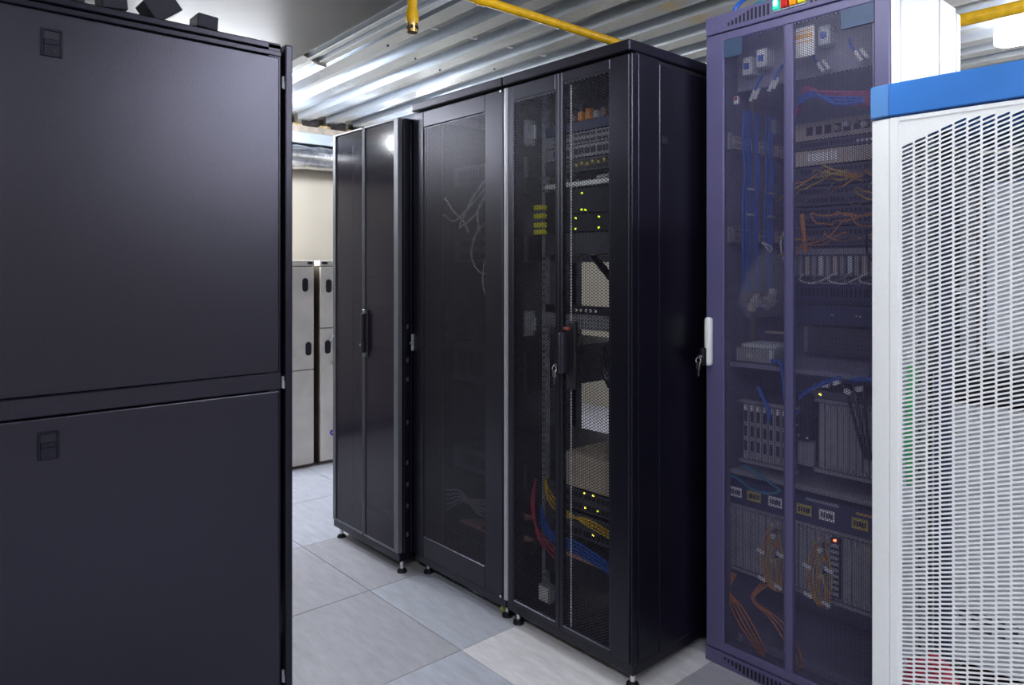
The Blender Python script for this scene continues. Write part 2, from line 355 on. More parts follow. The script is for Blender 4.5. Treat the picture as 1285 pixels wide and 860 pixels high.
def rbox(x0, x1, y0, y1, z0, z1, bev=0.0):
    bm = bx(x0, x1, y0, y1, z0, z1, bev); bmesh.ops.transform(bm, matrix=CA, verts=bm.verts); return bm
vd = thing('ventilation_duct', (-1.6, 1.0, 2.29), 'wide flat galvanised duct under the ceiling above the big black cabinet', 'duct')
obj('duct_body', rbox(-3.62, 0.45, 0.40, 1.405, 2.29, 2.40, 0.004), 'duct', vd)
obj('duct_flange', rbox(-3.66, -3.62, 0.39, 1.42, 2.275, 2.40, 0.003), 'endcap', vd)
bm = B()
for a, b, z0, z1 in ((1.415, 1.45, 2.318, 2.334), (1.45, 1.472, 2.292, 2.334), (1.472, 1.505, 2.306, 2.334), (1.505, 1.545, 2.285, 2.334)): box(bm, -3.36, 0.45, a, b, z0, z1, 0.003)
bmesh.ops.transform(bm, matrix=CA, verts=bm.verts); ec = obj('edge_channel', bm, 'galv', vd)
bm = B(); vs = [bm.verts.new(v) for v in ((-3.365, 1.408, 2.345), (-3.365, 1.40, 2.325), (-3.365, 1.50, 2.278), (-3.365, 1.552, 2.272), (-3.365, 1.545, 2.335), (-3.365, 1.43, 2.345))]
f = bm.faces.new(vs); ex = bmesh.ops.extrude_face_region(bm, geom=[f]); bmesh.ops.translate(bm, verts=[v for v in ex['geom'] if isinstance(v, bmesh.types.BMVert)], vec=(0.006, 0, 0))
bmesh.ops.transform(bm, matrix=CA, verts=bm.verts); obj('end_cap', bm, 'endcap', ec)

# yellow gas pipe: main run, drop with nozzle, couplings
px_, pz = -1.95, 2.209
gp = thing('gas_pipe', (px_, 1.3, pz), 'yellow extinguishing gas pipe crossing above the black racks with a drop nozzle', 'pipe')
bm = B(); cyl(bm, (px_, 0.2, pz), (px_, 3.10, pz), 0.0165, seg=18); obj('pipe_run', bm, 'yellow', gp, smooth=True)
bm = B(); cyl(bm, (px_, 1.297, pz), (px_, 1.297, 2.095), 0.0155, seg=18); dp = obj('pipe_drop', bm, 'yellow', gp, smooth=True)
bm = B(); cyl(bm, (px_, 1.297, 2.105), (px_, 1.297, 2.075), 0.019, 0.021, seg=14); cyl(bm, (px_, 1.297, 2.075), (px_, 1.297, 2.062), 0.021, 0.018, seg=14); obj('reducer', bm, 'yellow', dp, smooth=True)
bm = B(); cyl(bm, (px_, 1.297, 2.063), (px_, 1.297, 2.034), 0.018, 0.0175, seg=12); nz_ = obj('nozzle', bm, 'brass', dp, smooth=True)
bm = B()
for a in range(0, 360, 60):
    c, s = math.cos(R(a + 20)), math.sin(R(a + 20)); cyl(bm, (px_ + 0.0165 * c, 1.297 + 0.0165 * s, 2.049), (px_ + 0.0195 * c, 1.297 + 0.0195 * s, 2.049), 0.006, seg=8)
obj('nozzle_hole', bm, 'port', dp)
for y in (1.297, 1.583, 2.95):
    bm = B(); cyl(bm, (px_, y - 0.018, pz), (px_, y + 0.018, pz), 0.0195, seg=18); obj('coupling', bm, 'yellow', gp, smooth=True)
for y in (0.6,):
    bm = B(); box(bm, px_ - 0.006, px_ + 0.006, y - 0.01, y + 0.01, pz, 2.29); obj('hanger', bm, 'zinc', gp)
gp2 = thing('gas_pipe', (-0.6, 3.1, 2.225), 'yellow pipe at the upper right behind the lavender rack with white side', 'pipe')
bm = B(); cyl(bm, (-1.95, 3.12, 2.225), (2.3, 3.12, 2.225), 0.024, seg=18); obj('pipe_run', bm, 'yellow', gp2, smooth=True)
for x in (-1.5, 1.2):
    bm = B(); box(bm, x - 0.01, x + 0.01, 3.114, 3.126, 2.24, ZC + 0.03); obj('hanger', bm, 'zinc', gp2)

# ceiling lamps: housing, end caps, diffuser that glows, and its light just below
def lamp(c, axis, ln, watts, col, label):
    t = thing('ceiling_light', c, label, 'lamp'); x, y, z = c; h = ln / 2
    def bb(a0, a1, w0, w1, z0, z1, bev=0.0):
        return bx(x + a0, x + a1, y + w0, y + w1, z0, z1, bev) if axis == 'x' else bx(x + w0, x + w1, y + a0, y + a1, z0, z1, bev)
    obj('housing', bb(-h, h, -0.055, 0.055, z + 0.088, z + 0.105, 0.004), 'white', t)
    bm = B(); n = 20
    rings = []
    for a in (-h, -h + 0.012, -h + 0.035, h - 0.035, h - 0.012, h):
        sh = 0.82 if abs(abs(a) - h) < 1e-6 else (0.95 if abs(abs(a) - h + 0.012) < 1e-6 else 1.0)
        ring = []
        for k in range(n + 1):
            th = math.radians(-38) + math.radians(256) * k / n; wv = math.cos(th) * 0.065 * sh; zv = z + 0.05 - math.sin(th) * 0.062 * sh
            ring.append(bm.verts.new((x + a, y + wv, zv) if axis == 'x' else (x + wv, y + a, zv)))
        rings.append(ring)
    for i in range(len(rings) - 1):
        for k in range(n): bm.faces.new((rings[i][k], rings[i][k + 1], rings[i + 1][k + 1], rings[i + 1][k]))
        bm.faces.new((rings[i][0], rings[i + 1][0], rings[i + 1][n], rings[i][n]))
    bm.faces.new(rings[0]); bm.faces.new(rings[-1][::-1]); bmesh.ops.recalc_face_normals(bm, faces=bm.faces)
    obj('diffuser', bm, mat('lit_diffuser', (0.9, 0.9, 0.9), 0.5, emit=col, estr=watts), t, smooth=True)
    for s in (-1, 1):
        a = s * (h + 0.006); bm = bb(a - 0.006, a + 0.006, -0.02, 0.02, z + 0.0, z + 0.045, 0.002); obj('end_clip', bm, 'white', t)
    bm = B()
    for s in (-0.35, 0.35):
        p = (x + s * ln, y) if axis == 'x' else (x, y + s * ln); cyl(bm, (*p, z + 0.10), (*p, 2.289 if (-3.5 < p[0] < 0.45 and 0.5 < p[1] < 1.42) else ZC + 0.09), 0.006, seg=8)
    obj('hanger', bm, 'zinc', t)
for a in LAMPS: lamp(*a)

# ------------------------------------------------------------------ beige lockers by the left wall
def locker(y0, y1, label, seam, handles, extra=None):
    t = thing('locker', (-4.63, (y0 + y1) / 2, 0), label, 'locker')
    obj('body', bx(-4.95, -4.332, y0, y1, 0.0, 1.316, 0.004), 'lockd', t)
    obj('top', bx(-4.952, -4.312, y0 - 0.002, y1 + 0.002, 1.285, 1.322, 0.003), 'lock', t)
    for z0, z1, hs in seam:
        d = obj('door', bx(-4.331, -4.311, y0 + 0.002, y1 - 0.002, z0, z1, 0.004, 2), 'lock', t)
        for hy_, hz in hs:
            bm = B(); n = 20
            for s, (xx, sc) in enumerate(((-4.311, 1.0), (-4.304, 0.9))):
                ring = [bm.verts.new((xx, hy_ + 0.020 * sc * math.cos(2 * math.pi * k / n), hz + 0.024 * math.copysign(1, math.sin(2 * math.pi * k / n)) * (abs(math.sin(2 * math.pi * k / n)) > 1e-6) + 0.020 * sc * math.sin(2 * math.pi * k / n))) for k in range(n)]
                if s:
                    for k in range(n): bm.faces.new((last[k], last[(k + 1) % n], ring[(k + 1) % n], ring[k]))
                    bm.faces.new(ring)
                last = ring
            obj('handle', bm, 'rubber', d)
    obj('name_plate', bx(-4.313, -4.309, y1 - 0.045 if handles else y0 + 0.012, y1 - 0.012 if handles else y0 + 0.05, 1.297, 1.312), 'rubber', t)
    return t
l1 = locker(1.70, 2.118, 'beige metal locker with two black oval handles, nearer of the two', ((0.625, 1.281, ((2.056, 1.165), (2.078, 0.757))), (0.02, 0.62, ())), True)
l2 = locker(2.160, 2.56, 'beige metal locker with a chrome latch, farther of the two', ((0.885, 1.281, ((2.219, 1.155),)), (0.02, 0.880, ((2.212, 0.758),))), False)
bm = B(); tube(bm, [(-4.309, 2.225, 0.80), (-4.295, 2.24, 0.83), (-4.30, 2.25, 0.845)], 0.005); cyl(bm, (-4.309, 2.255, 0.655), (-4.297, 2.255, 0.655), 0.016, seg=14); obj('latch', bm, 'chrome', l2, smooth=True)
bm = B(); tube(bm, [(-4.3085, 2.262, 0.20), (-4.305, 2.235, 0.21), (-4.305, 2.232, 0.19), (-4.3085, 2.262, 0.175)], 0.006); obj('purple_mark', bm, 'cable_violet', l2)

# ------------------------------------------------------------------ shared small builders
def foot(parent, x, y, ztop):
    bm = B(); cyl(bm, (x, y, 0.010), (x, y, ztop), 0.009, seg=10); f_ = obj('foot', bm, 'chrome', parent, smooth=True)
    bm = B(); cyl(bm, (x, y, 0.0), (x, y, 0.009), 0.021, 0.019, seg=16); cyl(bm, (x, y, 0.009), (x, y, 0.016), 0.013, 0.010, seg=12); obj('foot_pad', bm, 'rubber', f_, smooth=True)
def key_bunch(parent, x, y, z, m='chrome'):
    bm = B()
    cyl(bm, (x, y, z), (x, y - 0.014, z), 0.006, seg=10)
    tube(bm, [(x + 0.009 * math.cos(a * math.pi / 5), y - 0.016, z - 0.012 + 0.011 * math.sin(a * math.pi / 5)) for a in range(11)], 0.0016, 5, 2)
    box(bm, x - 0.008, x + 0.006, y - 0.018, y - 0.015, z - 0.038, z - 0.016, 0.001); box(bm, x - 0.002, x + 0.003, y - 0.018, y - 0.015, z - 0.062, z - 0.036)
    return obj('key', bm, m, parent)
def device(name, label, cat, x0, x1, y0, y1, z0, z1, face='pgrey', body='inner', style='ports', n=24, rows=1, group=None, leds=(), ears=True, fy=0.004, earm='zinc'):
    """rack unit facing -y: chassis, faceplate, mounting ears, and what the face shows"""
    t = thing(name, ((x0 + x1) / 2, (y0 + y1) / 2, z0), label, cat, group); W = x1 - x0; H = z1 - z0
    obj('chassis', bx(x0 + 0.004, x1 - 0.004, y0 + fy, y1, z0 + 0.001, z1 - 0.001), body, t)
    fp = obj('faceplate', bx(x0, x1, y0, y0 + fy, z0, z1, min(0.0012, H * 0.1)), face, t)
    if ears:
        for a in (x0 - 0.014, x1):
            bm = bx(a, a + 0.014, y0 + 0.001, y0 + 0.004, z0 + 0.001, z1 - 0.001)
            obj('mounting_ear', bm, earm, t)
    if style == 'ports':
        bm = B(); m = W * 0.10
        for r_ in range(rows):
            for k in range(n):
                cx = x0 + m + (W - 2 * m) * (k + 0.5) / n + (0.004 if k % 8 == 7 else 0); cz = z0 + H * (r_ + 0.5) / rows
                box(bm, cx - W / n * 0.28, cx + W / n * 0.28, y0 - 0.0012, y0 + 0.002, cz - H / rows * 0.24, cz + H / rows * 0.24)
        obj('sockets', bm, 'port', fp, kind='stuff')
    elif style == 'vents':
        bm = B()
        for k in range(n):
            cx = x0 + W * 0.06 + W * 0.88 * (k + 0.5) / n; box(bm, cx - W / n * 0.25, cx + W / n * 0.25, y0 - 0.0012, y0 + 0.002, z0 + H * 0.2, z1 - H * 0.2)
        obj('vent_slots', bm, 'port', fp, kind='stuff')
    elif style == 'dots':
        bm = B()
        for k in range(n):
            for r_ in range(rows):
                cx = x0 + W * 0.05 + W * 0.9 * (k + 0.5) / n; cz = z0 + H * (r_ + 0.5) / rows; box(bm, cx - 0.002, cx + 0.002, y0 - 0.001, y0 + 0.002, cz - 0.002, cz + 0.002)
        obj('perforation', bm, 'port', fp, kind='stuff')
    for lx, lz, lm in leds:
        obj('indicator_light', bx(lx - 0.0035, lx + 0.0035, y0 - 0.003, y0 + 0.001, lz - 0.003, lz + 0.003, 0.001), lm, t)
    return t
def cable(label, pts, r, material, group=None, name='patch_cable', plugs=()):
    bm = B(); tube(bm, pts, r, 6, 6)
    o = tag(obj(name, bm, material, smooth=True), label, 'cable', group)
    for p in plugs:
        q = Vector(p); bm = bx(q.x - 0.006, q.x + 0.006, q.y - 0.012, q.y + 0.004, q.z - 0.005, q.z + 0.005, 0.001); obj('plug', bm, 'cable_white', o)
    return o
def rail(parent, x, y, z0, z1, m='zinc', w=0.016):
    bm = bx(x - w / 2, x + w / 2, y, y + 0.02, z0, z1); r_ = obj('mounting_rail', bm, m, parent)
    bm = B(); z = z0 + 0.02
    while z < z1 - 0.02:
        box(bm, x - 0.0035, x + 0.0035, y - 0.0006, y + 0.002, z - 0.0035, z + 0.0035); z += 0.0222
    obj('rail_holes', bm, 'port', r_, kind='stuff'); return r_

# ------------------------------------------------------------------ big black cabinet on the left, seen from its side
FX = -1.9
F = thing('server_cabinet', (-2.2, 0.35, 0), 'big black side-on cabinet with two plain panels and recessed latches, at the left', 'cabinet')
obj('post', bx(FX - 0.05, FX - 0.004, 0.800, 0.838, 0.06, 1.890, 0.003), 'black', F)
obj('post', bx(FX - 0.05, FX - 0.004, -0.16, -0.12, 0.06, 1.890, 0.003), 'black', F)
obj('post', bx(-2.5, -2.46, 0.800, 0.838, 0.06, 1.890, 0.003), 'black', F)
obj('post', bx(-2.5, -2.46, -0.16, -0.12, 0.06, 1.890, 0.003), 'black', F)
obj('top_panel', bx(-2.5, FX - 0.004, -0.16, 0.838, 1.874, 1.892, 0.003), 'black', F)
obj('top_rail', bx(FX - 0.03, FX - 0.001, -0.16, 0.838, 1.856, 1.870, 0.002), 'black', F)
obj('middle_rail', bx(FX - 0.02, FX - 0.0005, -0.16, 0.838, 0.944, 0.991, 0.003), 'black_fine', F)
obj('bottom_rail', bx(FX - 0.05, FX - 0.002, -0.16, 0.838, 0.06, 0.12, 0.003), 'black', F)
obj('back_panel', bx(-2.5, -2.49, -0.12, 0.80, 0.06, 1.874), 'inner', F)
obj('inner_panel', bx(FX - 0.045, FX - 0.03, -0.12, 0.80, 0.12, 1.86), 'inner', F)
def latched_panel(z0, z1, cy, cz):
    p = obj('side_panel', bx(FX - 0.016, FX, -0.115, 0.831, z0, z1, 0.0035, 2), 'black_fine', F)
    bm = B(); y0, y1, a, b = cy - 0.021, cy + 0.021, cz - 0.031, cz + 0.031; e = 0.005; xx0, xx1 = FX - 0.002, FX + 0.0045
    box(bm, xx0, xx1, y0, y0 + e, a, b, 0.001); box(bm, xx0, xx1, y1 - e, y1, a, b, 0.001); box(bm, xx0, xx1, y0 + e, y1 - e, b - e, b, 0.001); box(bm, xx0, xx1, y0 + e, y1 - e, a, cz - 0.004, 0.001)
    la = obj('latch', bm, 'black', p)
    return la, y0 + e, y1 - e, cz
for z0, z1, cy, cz in ((0.993, 1.853, 0.299, 1.783), (0.135, 0.941, 0.293, 0.879)):
    la, a, b, c = latched_panel(z0, z1, cy, cz)
    # the third level ends here: finger pull and lock belong to the panel's latch mesh neighbours
    pnl = la.parent
    bm = bx(FX, FX + 0.0012, a, b, c - 0.004, c + 0.026); obj('finger_recess', bm, 'port', pnl)
    bm = bx(FX + 0.0012, FX + 0.004, a + 0.001, b - 0.003, c - 0.004, c + 0.008, 0.001); obj('finger_pull', bm, 'black', pnl)
    bm = B(); cyl(bm, (FX + 0.004, (a + b) / 2 + 0.003, c - 0.018), (FX + 0.0062, (a + b) / 2 + 0.003, c - 0.018), 0.0045, seg=12); obj('lock', bm, 'port', pnl)
obj('door', bx(-2.5, FX + 0.004, 0.8465, 0.868, 0.075, 1.892, 0.004, 2), 'black', F)
for z in (1.787, 0.963, 0.155):
    bm = B(); cyl(bm, (FX - 0.002, 0.842, z - 0.016), (FX - 0.002, 0.842, z + 0.016), 0.0035, seg=10); cyl(bm, (FX - 0.001, 0.8445, z - 0.018), (FX - 0.001, 0.8445, z + 0.002), 0.0025, seg=8)
    obj('hinge', bm, 'pgrey', F, smooth=True)
for x in (-1.95, -2.45):
    for y in (-0.1, 0.78): foot(F, x, y, 0.06)
# small black boxes tossed on its top
tops = ((0.250, 1.905, 0.052, 0.046, 12), (0.345, 1.897, 0.060, 0.050, -8), (0.435, 1.895, 0.056, 0.048, 6), (0.545, 1.894, 0.075, 0.060, 38), (0.655, 1.898, 0.052, 0.036, -4))
lab = ('small black block on the big cabinet, nearest end of the row', 'small black block on the big cabinet, second of the row from the near end',
       'small black upright block on the big cabinet, third of the row from the near end', 'small black block tipped at an angle on the big black cabinet', 'small black block on a short stem, far end of the row on the cabinet')
for (y, z, wd, hh, an), lb in zip(tops, lab):
    t = thing('black_block', (-1.975, y, 1.892), lb, 'box', None)
    r_ = Matrix.Rotation(R(an), 3, 'X')
    lift = 0.012 if an != 38 else 0.016
    obj('block', bx(-2.01, -1.94, y - wd / 2, y + wd / 2, 1.892 + lift, 1.892 + lift + hh, 0.002, rot=r_), 'rubber', t)
    obj('stem', bx(-1.985, -1.965, y - 0.006 + 0.008, y + 0.014, 1.892, 1.892 + lift + hh * 0.5), 'rubber', t)
    obj('base_plate', bx(-2.015, -1.935, y - wd / 2 - 0.006, y + wd / 2 + 0.008, 1.892, 1.898, 0.001), 'rubber', t)

# ------------------------------------------------------------------ glazed rack (far end of the row)
AX0, AX1, AY, AT = -3.125, -2.553, 1.63, 1.902
A = thing('server_rack', ((AX0 + AX1) / 2, 1.95, 0), 'black rack with smoked glass doors in silver frames, farthest of the row', 'rack')
obj('plinth', bx(AX0, AX1, AY + 0.004, 2.43, 0.050, 0.082, 0.003), 'black', A)
obj('top_panel', bx(AX0, AX1, AY + 0.03, 2.43, 1.885, AT, 0.003), 'black', A)
obj('side_panel', bx(AX1 - 0.012, AX1, AY + 0.062, 2.43, 0.08, 1.90, 0.002), 'black', A)
obj('side_panel', bx(AX0, AX0 + 0.012, AY + 0.062, 2.43, 0.08, 1.90, 0.002), 'black', A)
obj('front_post', bx(AX1 - 0.03, AX1 + 0.001, AY + 0.026, AY + 0.058, 0.08, 1.90, 0.003), 'black', A)
obj('front_post', bx(AX0, AX0 + 0.03, AY + 0.026, AY + 0.058, 0.08, 1.90, 0.003), 'black', A)
obj('back_panel', bx(AX0 + 0.012, AX1 - 0.012, 2.42, 2.43, 0.08, 1.885), 'inner', A)
XM = -2.842
for x0, x1, nm in ((AX0, XM - 0.003, 'l'), (XM + 0.003, AX1 - 0.004, 'r')):
    bm = B(); L_, R_ = (0.026, 0.007) if nm == 'l' else (0.007, 0.034)
    box(bm, x0, x0 + L_, AY, AY + 0.022, 0.084, AT, 0.002); box(bm, x1 - R_, x1, AY, AY + 0.022, 0.084, AT, 0.002)
    box(bm, x0 + L_, x1 - R_, AY, AY + 0.022, AT - 0.008, AT, 0.001); box(bm, x0 + L_, x1 - R_, AY, AY + 0.022, 0.084, 0.094, 0.001)
    d = obj('door', bm, 'silver', A)
    obj('glass_pane', bx(x0 + L_ - 0.003, x1 - R_ + 0.003, AY + 0.006, AY + 0.011, 0.09, AT - 0.004), 'smoked', d)
    if nm == 'r':
        bm = B(); box(bm, XM + 0.006, XM + 0.034, AY - 0.010, AY + 0.004, 1.072, 1.092, 0.002); box(bm, XM + 0.006, XM + 0.034, AY - 0.010, AY + 0.004, 0.882, 0.902, 0.002); obj('handle_plate', bm, 'silver', d)
        obj('handle', bx(XM + 0.010, XM + 0.030, AY - 0.022, AY - 0.004, 0.900, 1.075, 0.006, 2), 'rubber', d)
        bm = B(); cyl(bm, (XM + 0.008, AY - 0.02, 0.935), (XM + 0.008, AY - 0.008, 0.935), 0.006, seg=12); obj('lock', bm, 'chrome', d)
for x in (AX0 + 0.03, AX1 - 0.02):
    for y in (AY + 0.03, 2.38): foot(A, x, y, 0.050)
for x in (AX0 + 0.05, AX1 - 0.05): rail(A, x, AY + 0.08, 0.1, 1.86, 'dgrey')
for z in (1.02, 0.88, 0.80, 0.62, 0.45, 0.36, 0.27, 0.15): obj('side_catch', bx(AX1, AX1 + 0.0035, AY + 0.038, AY + 0.048, z, z + 0.018, 0.001), 'dgrey', A)
obj('latch', bx(AX1, AX1 + 0.008, AY + 0.07, AY + 0.085, 0.93, 0.965, 0.002), 'zinc', A)
for k, (z0, z1, st) in enumerate(((1.10, 1.24, 'vents'), (0.92, 1.05, 'ports'), (0.66, 0.84, 'vents'), (0.50, 0.60, 'ports'))):
    device('rack_server', ('dark server behind the smoked glass, topmost of four', 'dark server behind the smoked glass, second of four from the top', 'dark server behind the smoked glass, third of four from the top', 'dark server behind the smoked glass, lowest of four')[k], 'server', AX0 + 0.066, AX1 - 0.066, AY + 0.085, 2.3, z0, z1, 'dgrey', style=st, n=18, earm='inner')
bm = B(); cyl(bm, (-2.745, 1.715, 0.222), (-2.655, 1.715, 0.222), 0.024, seg=20); wr = thing('paper_roll', (-2.70, 1.715, 0.198), 'white roll lying behind the glass near the bottom of the farthest rack', 'roll')
obj('roll', bm, 'paper', wr, smooth=True); bm = B(); cyl(bm, (-2.78, 1.715, 0.222), (-2.768, 1.715, 0.222), 0.02, seg=16); cyl(bm, (-2.768, 1.715, 0.222), (-2.745, 1.715, 0.222), 0.008, seg=10); obj('roll_end', bm, 'paper', wr, smooth=True)
device('rack_shelf', 'black shelf under the white roll in the farthest rack', 'shelf', AX0 + 0.066, AX1 - 0.066, AY + 0.06, 2.2, 0.180, 0.198, 'inner', style='blank')

# ------------------------------------------------------------------ two bayed black racks with mesh doors
RY, RD = 1.69, 2.69
def rack_shell(x0, x1, label, left_panel, right_panel):
    t = thing('server_rack', ((x0 + x1) / 2, 2.19, 0), label, 'rack')
    bm = B(); box(bm, x0 + 0.002, x1 - 0.002, RY + 0.012, RD, 0.050, 0.084, 0.003); obj('plinth', bm, 'black', t)
    bm = B(); box(bm, x0 + 0.0015, x1 - 0.0015, RY - 0.006, RD, 1.927, 1.962, 0.005, 2); obj('lid', bm, 'black', t)
    for x in (x0 + 0.004, x1 - 0.034):
        obj('post', bx(x, x + 0.03, RY + 0.03, RY + 0.07, 0.08, 1.927, 0.002), 'inner', t)
        obj('post', bx(x, x + 0.03, RD - 0.04, RD, 0.08, 1.927, 0.002), 'inner', t)
    if left_panel: obj('side_panel', bx(x0 + 0.001, x0 + 0.005, RY + 0.07, RD - 0.04, 0.08, 1.927), 'inner', t)
    obj('lid_filler', bx(x0 + 0.014, x1 - 0.014, RY + 0.026, RD, 1.898, 1.9275), 'inner', t)  # slab added to stop the bright back showing in the gap under the lid
    for z in (0.082,): obj('inner_frame', bx(x0 + 0.034, x1 - 0.034, RD - 0.03, RD, z, z + 0.024), 'inner', t)
    return t
# plain left one
BX0, BX1 = -2.540, -1.957
Bk = rack_shell(BX0, BX1, 'black rack with one wide mesh door, second of the row from the far end', True, False)
bm = B(); frame4(bm, BX0 + 0.004, BX1 - 0.006, 0.088, 1.918, RY, RY + 0.022, 0.075, 0.100, 0.085, 0.066, 0.003); bd = obj('door', bm, 'black', Bk)
hexsheet('mesh_panel', -2.461, -2.063, 0.173, 1.852, RY + 0.004, 0.0088, 0.0034, 'grey_mesh', bd)
bm = B(); box(bm, BX0 + 0.006, BX0 + 0.014, RY - 0.012, RY, 0.93, 1.0, 0.002); cyl(bm, (BX0 + 0.010, RY - 0.018, 0.962), (BX0 + 0.010, RY, 0.962), 0.005, seg=10); obj('handle', bm, 'zinc', bd)
bm = B(); cyl(bm, (BX1 - 0.012, RY - 0.004, 1.912), (BX1 - 0.012, RY + 0.003, 1.912), 0.006, seg=10); cyl(bm, (BX1 - 0.012, RY - 0.004, 0.095), (BX1 - 0.012, RY + 0.003, 0.095), 0.006, seg=10); obj('hinge_pin', bm, 'chrome', Bk)
for x in (BX0 + 0.045, BX1 - 0.035):
    for y in (RY + 0.05, RD - 0.05): foot(Bk, x, y, 0.050)
for x in (BX0 + 0.05, BX1 - 0.05): rail(Bk, x, RY + 0.12, 0.09, 1.9, 'inner')
# double-door right one
CX0, CX1 = -1.955, -1.375
Ck = rack_shell(CX0, CX1, 'black rack with double mesh doors, swing handle and keys, third of the row', False, True)
obj('hinge_strip', bx(CX0 + 0.001, CX0 + 0.021, RY - 0.002, RY + 0.02, 0.088, 1.920, 0.004, 2), 'silverl', Ck)
doors = []
for x0, x1, m0, m1, l, r, top in ((-1.932, -1.679, -1.904, -1.695, 0.028, 0.016, 1.866), (-1.676, CX1 - 0.008, -1.663, -1.458, 0.013, 0.075, 1.885)):
    bm = B(); frame4(bm, x0, x1, 0.088, 1.920, RY, RY + 0.022, l, r, 0.016, 1.920 - top, 0.003)
    d = obj('door', bm, 'black', Ck); doors.append(d)
    hexsheet('mesh_panel', m0 + 0.0005, m1 - 0.0005, 0.105, top, RY + 0.003, 0.0095, 0.0041, 'black_mesh', d, sides=12)
bm = bx(-1.6375, -1.6335, RY + 0.012, RY + 0.016, 0.10, 1.875); obj('stiffener_strip', bm, 'paper', doors[1])
bm = bx(-1.6325, -1.5925, RY - 0.014, RY + 0.002, 0.885, 1.105, 0.004, 2); obj('handle_plate', bm, 'rubber', doors[1])
bm = B(); box(bm, -1.642, -1.620, RY - 0.042, RY - 0.012, 0.935, 1.070, 0.008, 3); obj('handle', bm, 'inner', doors[1], smooth=True)
obj('red_tag', bx(-1.634, -1.612, RY - 0.0255, RY - 0.012, 1.076, 1.086, 0.002), 'dred', doors[1])
key_bunch(doors[1], -1.640, RY - 0.042, 0.965)
obj('corner_post', bx(CX1 - 0.008, CX1, RY + 0.004, RY + 0.033, 0.082, 1.922, 0.004, 2), 'black', Ck)
obj('side_panel', bx(CX1 - 0.010, CX1, RY + 0.036, 1.825, 0.084, 1.925, 0.0025, 2), 'black', Ck)
sp = obj('side_panel', bx(CX1 - 0.010, CX1 + 0.0005, 1.8275, RD - 0.03, 0.084, 1.912, 0.0035, 2), 'black', Ck)
bm = B()
for a, b, c, d in ((1.842, 1.846, 1.664, 1.690), (1.866, 1.870, 1.664, 1.690), (1.846, 1.866, 1.686, 1.690), (1.846, 1.866, 1.664, 1.670)): box(bm, CX1, CX1 + 0.003, a, b, c, d, 0.0005)
obj('latch', bm, 'black', sp); obj('latch_recess', bx(CX1 - 0.001, CX1 + 0.0014, 1.846, 1.866, 1.670, 1.686), 'port', sp)
bm = B()
for q in range(44):
    x = -1.90 + q * 0.0112
    box(bm, x, x + 0.006, RY + 0.0115, RY + 0.014, 0.060, 0.076)
obj('plinth_slots', bm, 'port', Ck, kind='stuff')
for x in (CX0 + 0.03, CX1 - 0.03):
    for y in (RY + 0.045, RD - 0.05): foot(Ck, x, y, 0.050)
rail(Ck, -1.862, 1.80, 0.09, 1.90, 'zinc', 0.018); rail(Ck, -1.432, 1.80, 0.09, 1.90, 'dgrey')
rail(Ck, -1.862, 2.50, 0.09, 1.90, 'inner'); rail(Ck, -1.432, 2.50, 0.09, 1.90, 'inner')

# contents of the double-door rack, top to bottom
gx0, gx1, gy = -1.850, -1.446, 1.795
P = 'in the double-door rack'
device('cable_organizer', 'dark blue cable organizer near the top ' + P, 'panel', gx0, gx1, gy, 2.05, 1.742, 1.775, 'navy', style='blank')
device('blanking_unit', 'added black filler unit topmost ' + P, 'panel', gx0, gx1, 1.99, 2.3, 1.79, 1.89, 'inner', style='blank')  # dark unit added to block the bright back above the organizer
for k in range(7):
    x = -1.72 + 0.034 * k; t = tag(obj('cable_connector', bx(x, x + 0.018, gy - 0.006, gy + 0.02, 1.775, 1.800 + 0.006 * (k % 3), 0.002), 'cable_orange' if k in (1, 2) else ('pgrey' if k % 2 else 'brown')), 'small connector on the dark blue organizer %s, %s from the left' % (P, ORD[k]), 'connector', 'connectors on the dark blue organizer')
device('patch_bay', 'upper grey patch panel ' + P, 'panel', gx0, gx1, gy, 2.0, 1.697, 1.738, 'pgrey', n=24, rows=2)
device('patch_bay', 'lower grey patch panel ' + P, 'panel', gx0, gx1, gy, 2.0, 1.652, 1.694, 'pgrey', n=24, rows=1)
for k in range(6):
    tag(obj('wire_label', bx(-1.70 + 0.025 * k, -1.69 + 0.025 * k, gy - 0.004, gy - 0.0001, 1.622 + 0.005 * (k % 2), 1.632 + 0.005 * (k % 2)), 'ylabel'), 'small yellow label under the grey patch panels, %s from the left' % ORD[k], 'label', 'yellow labels under the patch panels')
device('network_switch', 'dark switch with yellow labels ' + P, 'switch', gx0, gx1, gy, 2.2, 1.604, 1.648, 'dgrey', n=24, rows=2)
sh = device('rack_shelf', 'pale shelf heaped with white and black cables ' + P, 'shelf', gx0, gx1, gy, 2.35, 1.555, 1.572, 'white', 'white', style='blank')
for k in range(5):
    y = gy + 0.03 + 0.05 * k
    cable('white cable lying loose on the pale shelf, %s from the front' % ORD[k], [(-1.80, y, 1.580), (-1.70, y + 0.03, 1.592), (-1.62, y - 0.01, 1.582 + 0.004 * k), (-1.55, y + 0.02, 1.594), (-1.47, y, 1.580)], 0.005, 'cable_white', 'white cables on the pale shelf')
for k in range(3):
    cable('black cable lying across the pale shelf, %s from the left' % ORD[k], [(-1.74 + 0.05 * k, gy + 0.01, 1.578), (-1.66 + 0.05 * k, gy + 0.05, 1.605), (-1.58 + 0.05 * k, gy + 0.02, 1.602), (-1.54 + 0.03 * k, gy + 0.12, 1.592)], 0.006, 'cable_black', 'black cables on the pale shelf')
device('media_converter', 'black unit with two green lights below the cable shelf ' + P, 'device', gx0, gx1, gy, 2.3, 1.462, 1.545, 'inner', style='blank', leds=((-1.672, 1.530, 'led_g'), (-1.672, 1.474, 'led_g'), (-1.655, 1.472, 'led_g')))
